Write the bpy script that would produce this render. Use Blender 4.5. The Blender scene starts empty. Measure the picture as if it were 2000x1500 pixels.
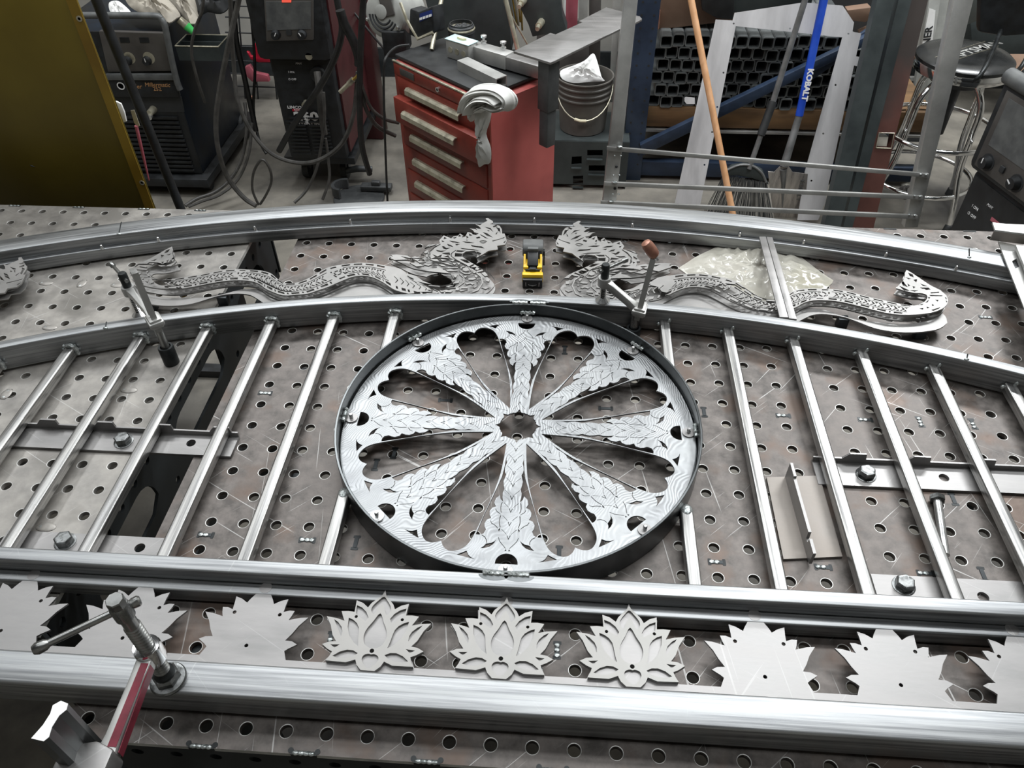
import bpy, bmesh, math, random
from mathutils import Vector, Matrix, Euler
random.seed(7)
SC = bpy.context.scene
COL = SC.collection
R = math.radians
T = 0.85                      # height of the welding table tops above the floor

# ---------------------------------------------------------------- camera
CAMX, CAMY, CAMZ = 0.51761, -1.14089, 0.97474 + T
FPX = 1521.58
YAW, TILT, ROLL = 0.0764273, 0.8073345, -0.0121780
camd = bpy.data.cameras.new('camera')
camd.sensor_fit = 'HORIZONTAL'; camd.sensor_width = 36.0
camd.lens = FPX * 36.0 / 2000.0
camd.clip_start = 0.02; camd.clip_end = 60
cam = bpy.data.objects.new('camera', camd); COL.objects.link(cam)
CR = Matrix.Rotation(YAW, 3, 'Z') @ Matrix.Rotation(TILT, 3, 'X') @ Matrix.Rotation(ROLL, 3, 'Z')
cam.matrix_world = Matrix.Translation((CAMX, CAMY, CAMZ)) @ CR.to_4x4()
SC.camera = cam

# ---------------------------------------------------------------- light
w = bpy.data.worlds.new('shop_air'); SC.world = w; w.use_nodes = True
w.node_tree.nodes['Background'].inputs[0].default_value = (0.45, 0.62, 1.0, 1)
w.node_tree.nodes['Background'].inputs[1].default_value = 0.10

def area(name, loc, sx, sy, power, col=(0.96, 0.985, 1.0), rot=(0, 0, 0)):
    l = bpy.data.lights.new(name, 'AREA'); l.shape = 'RECTANGLE'; l.size = sx; l.size_y = sy
    l.energy = power; l.color = col
    o = bpy.data.objects.new(name, l); COL.objects.link(o); o.location = loc; o.rotation_euler = rot
    return o
# fluorescent fixtures hung under the shop ceiling, and one added front fill
area('overhead_light', (-0.50, 1.85, 3.35), 1.3, 0.40, 58)
area('overhead_light', (1.60, 0.65, 3.35), 2.0, 0.30, 42)
area('overhead_light', (0.2, 0.25, 3.35), 2.6, 0.25, 20)
area('overhead_light', (0.3, -0.72, 3.35), 2.6, 0.25, 15)  # added fill lamp, brightens the table strip in front of the bottom rail
area('overhead_light', (2.6, 2.3, 3.35), 1.2, 0.40, 112)
area('overhead_light', (0.3, 2.9, 3.35), 2.6, 0.30, 28)
area('overhead_light', (-1.9, 1.0, 3.35), 0.4, 1.6, 24)

SC.view_settings.view_transform = 'Standard'
SC.view_settings.look = 'None'
SC.view_settings.exposure = -0.07
SC.view_settings.gamma = 1.0
SC.view_settings.use_curve_mapping = False

# ---------------------------------------------------------------- pixel rays -> real positions
def ray(u, v):
    return CR @ Vector(((u - 1000) / FPX, -(v - 750) / FPX, -1))
CP = Vector((CAMX, CAMY, CAMZ))
def pz(u, v, z):              # point of height z
    d = ray(u, v); return CP + d * ((z - CAMZ) / d.z)
def py(u, v, y):              # point on a plane of depth y
    d = ray(u, v); return CP + d * ((y - CAMY) / d.y)

# ---------------------------------------------------------------- materials
def _n(nt, t, **k):
    n = nt.nodes.new(t)
    for a, b in k.items(): setattr(n, a, b)
    return n
def hexc(h):
    h = h.lstrip('#'); c = [int(h[i:i+2], 16) / 255 for i in (0, 2, 4)]
    return tuple((x / 12.92 if x <= 0.04045 else ((x + 0.055) / 1.055) ** 2.4) for x in c) + (1,)
def mat(name, c1, c2=None, metal=0.0, rough=(0.5, 0.5), scale=8.0, stretch=(1, 1, 1), coord='Object',
        c3=None, c3amt=0.55, bump=0.0, bscale=None, scratch=0.0, scr_col='#d8d8d6', detail=6.0, contrast=(0.35, 0.65), alpha=None,
        trans=0.0, coat=0.0, emit=None, swirl=0.0):
    m = bpy.data.materials.new(name); m.use_nodes = True; nt = m.node_tree
    b = nt.nodes['Principled BSDF']; L = nt.links.new
    c1 = hexc(c1) if isinstance(c1, str) else c1
    c2 = hexc(c2) if isinstance(c2, str) else (c2 or c1)
    tc = _n(nt, 'ShaderNodeTexCoord'); mp = _n(nt, 'ShaderNodeMapping'); L(tc.outputs[coord], mp.inputs[0])
    mp.inputs['Scale'].default_value = stretch
    nz = _n(nt, 'ShaderNodeTexNoise'); nz.inputs['Scale'].default_value = scale; nz.inputs['Detail'].default_value = detail
    nz.inputs['Roughness'].default_value = 0.62
    L(mp.outputs[0], nz.inputs[0])
    cr = _n(nt, 'ShaderNodeValToRGB'); cr.color_ramp.elements[0].position = contrast[0]; cr.color_ramp.elements[1].position = contrast[1]
    cr.color_ramp.elements[0].color = c1; cr.color_ramp.elements[1].color = c2
    L(nz.outputs[0], cr.inputs[0]); colout = cr.outputs[0]
    if c3:
        n3 = _n(nt, 'ShaderNodeTexNoise'); n3.inputs['Scale'].default_value = scale * 0.37; n3.inputs['Detail'].default_value = 5
        L(mp.outputs[0], n3.inputs[0])
        r3 = _n(nt, 'ShaderNodeMapRange'); r3.inputs[1].default_value = c3amt; r3.inputs[2].default_value = c3amt + 0.12
        L(n3.outputs[0], r3.inputs[0])
        mx = _n(nt, 'ShaderNodeMixRGB'); L(r3.outputs[0], mx.inputs[0]); L(colout, mx.inputs[1]); mx.inputs[2].default_value = hexc(c3)
        colout = mx.outputs[0]
    rr = _n(nt, 'ShaderNodeMapRange'); rr.inputs[1].default_value = 0.3; rr.inputs[2].default_value = 0.7
    rr.inputs[3].default_value = rough[0]; rr.inputs[4].default_value = rough[1]
    L(nz.outputs[0], rr.inputs[0]); rout = rr.outputs[0]
    if scratch > 0:
        sc = None
        for k, (ang, sx, sy, thr) in enumerate([(0.5, 2.2, 130, .70), (-0.9, 3.0, 150, .71), (1.4, 2.0, 120, .71), (2.4, 4, 210, .71)]):
            m2 = _n(nt, 'ShaderNodeMapping'); m2.inputs['Rotation'].default_value = (0, 0, ang); m2.inputs['Scale'].default_value = (sx, sy, sy)
            r0 = _n(nt, 'ShaderNodeVectorRotate', rotation_type='Z_AXIS'); r0.inputs['Angle'].default_value = ang
            L(tc.outputs[coord], r0.inputs[0]); m2.inputs['Rotation'].default_value = (0, 0, 0); L(r0.outputs[0], m2.inputs[0])
            s = _n(nt, 'ShaderNodeTexNoise'); s.inputs['Scale'].default_value = 1.6; s.inputs['Detail'].default_value = 2
            L(m2.outputs[0], s.inputs[0])
            q = _n(nt, 'ShaderNodeMapRange'); q.inputs[1].default_value = thr; q.inputs[2].default_value = thr + 0.03; L(s.outputs[0], q.inputs[0])
            if sc is None: sc = q.outputs[0]
            else:
                a = _n(nt, 'ShaderNodeMath', operation='MAXIMUM'); L(sc, a.inputs[0]); L(q.outputs[0], a.inputs[1]); sc = a.outputs[0]
        a = _n(nt, 'ShaderNodeMath', operation='MULTIPLY'); L(sc, a.inputs[0]); a.inputs[1].default_value = scratch
        mx = _n(nt, 'ShaderNodeMixRGB'); L(a.outputs[0], mx.inputs[0]); L(colout, mx.inputs[1]); mx.inputs[2].default_value = hexc(scr_col)
        colout = mx.outputs[0]
    L(colout, b.inputs['Base Color']); L(rout, b.inputs['Roughness'])
    b.inputs['Metallic'].default_value = metal
    if coat: b.inputs['Coat Weight'].default_value = coat
    if trans: b.inputs['Transmission Weight'].default_value = trans
    if alpha is not None: b.inputs['Alpha'].default_value = alpha
    if emit: b.inputs['Emission Color'].default_value = hexc(emit[0]); b.inputs['Emission Strength'].default_value = emit[1]
    if bump or swirl:
        bp = _n(nt, 'ShaderNodeBump'); bp.inputs['Strength'].default_value = max(bump, swirl); bp.inputs['Distance'].default_value = 0.002
        if swirl:   # grinder swirls: bands whose direction wanders from patch to patch
            nv = _n(nt, 'ShaderNodeTexNoise'); nv.inputs['Scale'].default_value = 9; L(tc.outputs[coord], nv.inputs[0])
            ad = _n(nt, 'ShaderNodeVectorMath', operation='MULTIPLY_ADD'); L(nv.outputs['Color'], ad.inputs[0]); ad.inputs[1].default_value = (0.16, 0.16, 0); L(tc.outputs[coord], ad.inputs[2])
            wv = _n(nt, 'ShaderNodeTexWave', wave_type='RINGS', rings_direction='Z'); wv.inputs['Scale'].default_value = 55; wv.inputs['Distortion'].default_value = 3; wv.inputs['Detail'].default_value = 3
            L(ad.outputs[0], wv.inputs[0]); L(wv.outputs[1], bp.inputs['Height'])
        else:
            nb = _n(nt, 'ShaderNodeTexNoise'); nb.inputs['Scale'].default_value = bscale or scale * 3; nb.inputs['Detail'].default_value = 4
            L(mp.outputs[0], nb.inputs[0]); L(nb.outputs[0], bp.inputs['Height'])
        L(bp.outputs[0], b.inputs['Normal'])
    return m

M = {}
M['table'] = mat('worn_brown_steel', '#4c4845', '#77716d', metal=0.5, rough=(0.4, 0.58), scale=34, c3='#665951', c3amt=0.54, scratch=0.4, bump=0.12, bscale=120)
M['table2'] = mat('cleaner_grey_steel', '#83807c', '#a5a19b', metal=0.4, rough=(0.36, 0.5), scale=22, c3='#7d7a75', c3amt=0.56, scratch=0.4, bump=0.08, bscale=120)
M['rim'] = mat('bare_hole_rim', '#b9b9b6', '#dcdcd8', metal=0.4, rough=(0.3, 0.45), scale=40)
M['apron'] = mat('dark_plate', '#2c2f31', '#44484a', metal=0.6, rough=(0.4, 0.6), scale=7, bump=0.1)
M['tube'] = mat('mill_scale_tube', '#7a7c7e', '#b0b2b3', metal=0.88, rough=(0.34, 0.5), scale=3, stretch=(1.2, 60, 60), coord='UV', c3='#9c9e9e', scratch=0.12, bump=0.04)
M['bar'] = mat('baluster_steel', '#7f7f7f', '#b0afac', metal=0.88, rough=(0.26, 0.42), scale=3, stretch=(90, 2, 90), c3='#857d76', c3amt=0.68)
M['ring'] = mat('rolled_ring_steel', '#4c4f50', '#727576', metal=0.9, rough=(0.25, 0.4), scale=5, c3='#7c7060', c3amt=0.70)
M['spk'] = mat('brushed_plate', '#7a7c7e', '#a2a4a5', metal=0.9, rough=(0.33, 0.50), scale=6, c3='#958d7c', c3amt=0.68, swirl=0.14)
M['sheet'] = mat('plain_cut_sheet', '#868584', '#9a9897', metal=0.8, rough=(0.38, 0.5), scale=7, stretch=(1, 4, 1), scratch=0.10)
M['lotus'] = mat('cut_lotus_plate', '#8f8e8b', '#9f9d9a', metal=0.6, rough=(0.42, 0.52), scale=10)
M['naga'] = mat('cut_serpent_plate', '#858482', '#9a9896', metal=0.65, rough=(0.4, 0.5), scale=12)
M['weld'] = mat('weld_bead', '#8a9291', '#cfd3d2', metal=0.7, rough=(0.2, 0.4), scale=160, bump=0.6, bscale=260)
M['bright'] = mat('bright_zinc', '#c9cbcb', '#efefef', metal=0.9, rough=(0.15, 0.3), scale=30)
M['bolt'] = mat('oily_bolt', '#4b4d4c', '#8e9090', metal=0.85, rough=(0.22, 0.42), scale=60, bump=0.3, bscale=140)
M['clampst'] = mat('clamp_steel', '#6f706f', '#a3a4a2', metal=0.9, rough=(0.2, 0.36), scale=14, stretch=(1, 1, 1))
M['blacksteel'] = mat('blackened_steel', '#1d1f20', '#343738', metal=0.6, rough=(0.32, 0.5), scale=30)
M['chrome'] = mat('chrome', '#d5d6d6', '#f4f4f4', metal=1.0, rough=(0.06, 0.14), scale=10)
M['redpaint'] = mat('dull_red_paint', '#5e1826', '#7c2838', metal=0.2, rough=(0.35, 0.5), scale=40)
M['copper'] = mat('copper_wood_handle', '#8f6253', '#b98872', metal=0.35, rough=(0.3, 0.45), scale=20)
M['yellow'] = mat('yellow_plastic', '#d8a50c', '#f0c72a', rough=(0.35, 0.5), scale=30, c3='#8f6a14', c3amt=0.64)
M['black'] = mat('black_plastic', '#141516', '#24272a', rough=(0.4, 0.6), scale=25)
M['rubber'] = mat('black_rubber', '#191a1b', '#2b2d2e', rough=(0.45, 0.65), scale=12)
M['greypl'] = mat('grey_plastic', '#4c4e4f', '#626463', rough=(0.4, 0.55), scale=20)
M['stain'] = mat('heat_stain', '#8d6f4e', '#b89c72', metal=0.8, rough=(0.3, 0.4), scale=50)

# ---------------------------------------------------------------- mesh helpers
class G:
    def __init__(s, oz=0.0): s.v = []; s.f = []; s.uv = {}; s.oz = oz; s.mi = {}; s.cur = 0
    def _add(s, vs, fs, Mx=None):
        b = len(s.v)
        for p in vs:
            p = Vector(p)
            if Mx is not None: p = Mx @ p
            s.v.append((p.x, p.y, p.z + s.oz))
        for f in fs:
            if s.cur: s.mi[len(s.f)] = s.cur
            s.f.append([b + i for i in f])
        return b
    def box(s, x0, x1, y0, y1, z0, z1, Mx=None):
        s._add([(x0,y0,z0),(x1,y0,z0),(x1,y1,z0),(x0,y1,z0),(x0,y0,z1),(x1,y0,z1),(x1,y1,z1),(x0,y1,z1)],
               [(0,3,2,1),(4,5,6,7),(0,1,5,4),(1,2,6,5),(2,3,7,6),(3,0,4,7)], Mx); return s
    def prism(s, pts, z0, z1, Mx=None):
        n = len(pts)
        a = sum(pts[i][0]*pts[(i+1)%n][1]-pts[(i+1)%n][0]*pts[i][1] for i in range(n))
        if a < 0: pts = pts[::-1]
        s._add([(p[0],p[1],z0) for p in pts]+[(p[0],p[1],z1) for p in pts],
               [tuple(range(n-1,-1,-1)), tuple(range(n,2*n))]+[(i,(i+1)%n,n+(i+1)%n,n+i) for i in range(n)], Mx); return s
    def tube(s, path, r, n=10, caps=True):
        P = [Vector(p) for p in path]; m = len(P); rr = r if isinstance(r, (list, tuple)) else [r]*m
        vs = []; up = None
        for i in range(m):
            t = (P[min(i+1,m-1)]-P[max(i-1,0)]).normalized()
            if up is None:
                up = t.orthogonal().normalized()
            up = (up - t*up.dot(t))
            up = up.normalized() if up.length > 1e-6 else t.orthogonal().normalized()
            q = t.cross(up)
            for k in range(n):
                a = 2*math.pi*k/n; vs.append(P[i]+(up*math.cos(a)+q*math.sin(a))*rr[i])
        fs = [(i*n+k, i*n+(k+1)%n, (i+1)*n+(k+1)%n, (i+1)*n+k) for i in range(m-1) for k in range(n)]
        if caps: fs += [tuple(range(n-1,-1,-1)), tuple((m-1)*n+k for k in range(n))]
        s._add(vs, fs); return s
    def cyl(s, p0, p1, r0, r1=None, n=20): return s.tube([p0, p1], [r0, r0 if r1 is None else r1], n)
    def lathe(s, prof, c, n=28, Mx=None, a0=0.0):
        m = len(prof); vs = [(c[0]+r*math.cos(a0+2*math.pi*k/n), c[1]+r*math.sin(a0+2*math.pi*k/n), c[2]+z) for r, z in prof for k in range(n)]
        fs = [(i*n+k, i*n+(k+1)%n, (i+1)*n+(k+1)%n, (i+1)*n+k) for i in range(m-1) for k in range(n)]
        if prof[0][0] > 1e-5: fs.append(tuple(range(n-1,-1,-1)))
        if prof[-1][0] > 1e-5: fs.append(tuple((m-1)*n+k for k in range(n)))
        s._add(vs, fs, Mx); return s
    def ball(s, c, r, sx=1, sy=1, sz=1, n=12):
        prof = [(max(1e-6, math.sin(math.pi*i/8))*r, -math.cos(math.pi*i/8)*r) for i in range(9)]
        s.lathe(prof, (0,0,0), n, Matrix.Translation(c) @ Matrix.Diagonal((sx,sy,sz,1))); return s
    def sweep(s, path, prof):   # path: [(x,y)], prof: closed [(offset to the left of travel, z)]
        m = len(path); k = len(prof); vs = []; L = 0; us = []
        for i, p in enumerate(path):
            a = Vector(path[max(i-1,0)]); b = Vector(path[min(i+1,m-1)]); t = (b-a).normalized(); nrm = Vector((-t.y, t.x))
            if i: L += (Vector(p)-Vector(path[i-1])).length
            us.append(L)
            for o, z in prof: vs.append((p[0]+nrm.x*o, p[1]+nrm.y*o, z))
        f0 = len(s.f)
        per = [0]
        for j in range(k): per.append(per[-1]+math.dist(prof[j], prof[(j+1)%k]))
        s._add(vs, [(i*k+j, i*k+(j+1)%k, (i+1)*k+(j+1)%k, (i+1)*k+j) for i in range(m-1) for j in range(k)])
        q = f0
        for i in range(m-1):
            for j in range(k):
                s.uv[q] = [(us[i],per[j]),(us[i],per[j+1]),(us[i+1],per[j+1]),(us[i+1],per[j])]; q += 1
        s._add([vs[j] for j in range(k)]+[vs[(m-1)*k+j] for j in range(k)], [tuple(range(k)), tuple(range(2*k-1,k-1,-1))])
        return s
def rrect(o0, o1, z0, z1, r=0.004, n=3):
    P = []
    for cx, cz, a0 in ((o1-r, z1-r, 0), (o0+r, z1-r, 90), (o0+r, z0+r, 180), (o1-r, z0+r, 270)):
        for i in range(n+1):
            a = R(a0+90*i/n); P.append((cx+r*math.cos(a), cz+r*math.sin(a)))
    return P

def world(o):
    return o.matrix_basis if o.parent is None else world(o.parent) @ o.matrix_parent_inverse @ o.matrix_basis
def attach(o, parent):
    if parent is not None:
        o.parent = parent; o.matrix_parent_inverse = world(parent).inverted()
def tag(o, label=None, cat=None, group=None, kind=None):
    if label: o['label'] = label
    if cat: o['category'] = cat
    if group: o['group'] = group
    if kind: o['kind'] = kind
    return o
def build(g, name, m, parent=None, smooth=False, bevel=0, mats=None, sub=0):
    me = bpy.data.meshes.new(name); me.from_pydata(g.v, [], g.f); me.update()
    if g.uv:
        uvl = me.uv_layers.new(name='UVMap')
        for p in me.polygons:
            if p.index in g.uv:
                for li, uvc in zip(p.loop_indices, g.uv[p.index]): uvl.data[li].uv = uvc
    for x in ([m] if mats is None else mats): me.materials.append(M[x] if isinstance(x, str) else x)
    for i, k in g.mi.items(): me.polygons[i].material_index = k
    bm = bmesh.new(); bm.from_mesh(me)
    bmesh.ops.recalc_face_normals(bm, faces=bm.faces)
    if bevel:
        es = [e for e in bm.edges if len(e.link_faces) == 2 and e.calc_face_angle(0) > 0.5]
        bmesh.ops.bevel(bm, geom=es, offset=bevel, segments=2, affect='EDGES', profile=0.5, clamp_overlap=True)
    if sub: bmesh.ops.subdivide_edges(bm, edges=bm.edges, cuts=sub, use_grid_fill=True)
    if smooth or bevel:
        for f in bm.faces: f.smooth = True
        for e in bm.edges:
            if len(e.link_faces) == 2 and e.calc_face_angle(0) > R(38): e.smooth = False
    bm.to_mesh(me); bm.free()
    o = bpy.data.objects.new(name, me); COL.objects.link(o); attach(o, parent); return o
def thing(name, label, cat, loc=(0,0,0), rotz=0, group=None):
    o = bpy.data.objects.new(name, None); COL.objects.link(o); o.empty_display_size = 0.05
    o.location = loc; o.rotation_euler = (0, 0, rotz)
    o.matrix_basis = Matrix.Translation(loc) @ Matrix.Rotation(rotz, 4, 'Z')
    return tag(o, label, cat, group)
def dup(root, loc=None, rotz=None, label=None):
    def cp(o, par):
        c = o.copy(); COL.objects.link(c)
        if par is not None: c.parent = par
        for ch in [x for x in bpy.data.objects if x.parent == o and x != c]: cp(ch, c)
        return c
    r = cp(root, None)
    if loc is not None or rotz is not None:
        l = loc if loc is not None else root.location; z = rotz if rotz is not None else root.rotation_euler.z
        r.matrix_basis = Matrix.Translation(l) @ Matrix.Rotation(z, 4, 'Z')
    if label: r['label'] = label
    return r
def plate(name, polys, z0, th, m, parent=None, Mx=None, bev=0.0):
    """flat cut plate: first polygon is the outline, the rest are cut-outs"""
    cu = bpy.data.curves.new(name, 'CURVE'); cu.dimensions = '2D'; cu.fill_mode = 'BOTH'; cu.extrude = th/2
    if bev: cu.bevel_depth = bev; cu.bevel_resolution = 0
    for P in polys:
        sp = cu.splines.new('POLY'); sp.points.add(len(P)-1); sp.use_cyclic_u = True
        for i, p in enumerate(P): sp.points[i].co = (p[0], p[1], 0, 1)
    tmp = bpy.data.objects.new('tmp', cu); COL.objects.link(tmp)
    dg = bpy.context.evaluated_depsgraph_get(); me = bpy.data.meshes.new_from_object(tmp.evaluated_get(dg))
    bpy.data.objects.remove(tmp); bpy.data.curves.remove(cu)
    me.name = name; me.transform(Matrix.Translation((0,0,z0+th/2)))
    if Mx is not None: me.transform(Mx)
    me.materials.clear(); me.materials.append(M[m] if isinstance(m, str) else m)
    o = bpy.data.objects.new(name, me); COL.objects.link(o); attach(o, parent); return o
def text(s, size, Mx, m, parent, name='lettering', th=0.0006, align='CENTER', bold=0.0, sx=1.0, shear=0):
    cu = bpy.data.curves.new(name, 'FONT'); cu.body = s; cu.size = size; cu.extrude = th; cu.offset = bold
    cu.align_x = align; cu.align_y = 'CENTER'; cu.resolution_u = 2; cu.shear = shear
    tmp = bpy.data.objects.new('tmp', cu); COL.objects.link(tmp)
    dg = bpy.context.evaluated_depsgraph_get(); me = bpy.data.meshes.new_from_object(tmp.evaluated_get(dg))
    bpy.data.objects.remove(tmp); bpy.data.curves.remove(cu)
    me.name = name; me.transform(Mx @ Matrix.Diagonal((sx,1,1,1))); me.materials.clear(); me.materials.append(M[m] if isinstance(m, str) else m)
    o = bpy.data.objects.new(name, me); COL.objects.link(o); attach(o, parent); return o
def basis(o, x, y):           # matrix whose x and y axes lie along the given directions
    x = Vector(x).normalized(); y = Vector(y); z = x.cross(y).normalized(); y = z.cross(x)
    m = Matrix((x, y, z)).transposed().to_4x4(); m.translation = Vector(o); return m
def circ(cx, cy, r, n=20, a0=0, a1=360):
    full = abs(a1-a0) >= 360
    return [(cx+r*math.cos(R(a0+(a1-a0)*i/(n if full else n-1))), cy+r*math.sin(R(a0+(a1-a0)*i/(n if full else n-1)))) for i in range(n)]
def smoothp(P, n=4, closed=False):
    out = []; m = len(P)
    for i in range(m if closed else m-1):
        a, b, c, d = (Vector(P[(i-1) % m if closed else max(i-1,0)]), Vector(P[i]), Vector(P[(i+1) % m]), Vector(P[(i+2) % m if closed else min(i+2,m-1)]))
        for k in range(n):
            t = k/n
            out.append(tuple(0.5*((2*b)+(c-a)*t+(2*a-5*b+4*c-d)*t*t+(3*b-a-3*c+d)*t*t*t)))
    if not closed: out.append(tuple(P[-1]))
    return out
HEAD=[[3367,2305],[3410,2262],[3450,2129],[3432,2050],[3572,2203],[3665,2322],[3855,2378],[3831,2515],[3997,2571],[4020,2712],[3989,2853],[3952,2995],[3899,2992],[3879,3161],[3822,3293],[3723,3338],[3599,3356],[3663,3397],[3657,3472],[3536,3597],[3483,3576],[3532,3490],[3446,3385],[3387,3295],[3274,3338],[3364,3256],[3427,3161],[3388,3147],[3304,3179],[3353,3088],[3295,3134],[3170,3159],[3244,3102],[3294,3007],[3393,2964],[3345,2901],[3278,2910],[3230,2980],[3146,3011],[3113,2829],[3050,2790],[3054,2874],[2986,2942],[2949,2856],[2859,2827],[2816,2741],[2772,2774],[2642,2851],[2603,2741],[2568,2656],[2605,2529],[2439,2485],[2299,2361],[2322,2294],[2297,2201],[2259,2108],[2332,2101],[2330,2022],[2354,1923],[2279,1975],[2140,2034],[2072,1974],[1982,2048],[1755,2080],[1628,2062],[1677,2008],[1637,1939],[1739,1878],[1899,1776],[2044,1675],[2185,1596],[2450,1525],[2539,1605],[2661,1644],[2657,1720],[2752,1628],[2963,1469],[3042,1288],[3093,1328],[3079,1234],[2984,1104],[2830,1049],[2641,1075],[2438,1187],[2275,1345],[2074,1419],[1936,1561],[1798,1618],[1664,1654]]
BODYB=[[1872,1558],[1384,1719],[1044,1741],[699,1658],[396,1523]]
TAIL=[[153,1193],[-41,1006],[-328,961],[-546,1122],[-708,1272],[-944,1357],[-1200,1371],[-1470,1372],[-1773,1304],[-2073,1167],[-2375,1060],[-2661,967],[-2911,927],[-3106,1033],[-3220,1163],[-3246,1275],[-3179,1327],[-3031,1333],[-2879,1381],[-2721,1471],[-2801,1576],[-2928,1728],[-2997,1849],[-3040,2000],[-3106,2108],[-3193,1993],[-3282,1835],[-3416,1610],[-3565,1448],[-3625,1283],[-3604,1116],[-3503,947],[-3328,803],[-3085,696],[-2743,632],[-2424,640],[-2125,734],[-1831,860],[-1527,965],[-1287,998],[-1035,984],[-817,889],[-622,729],[-257,559],[25,594],[235,641],[394,752],[568,874],[766,1059],[971,1230],[1189,1293],[1420,1242],[1660,1083],[1899,877]]
BELLY=[[3771,865],[3876,1063],[3893,1227],[3850,1371],[3707,1574],[3432,1796],[3161,2046],[3123,2156],[3188,2268]]
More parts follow.
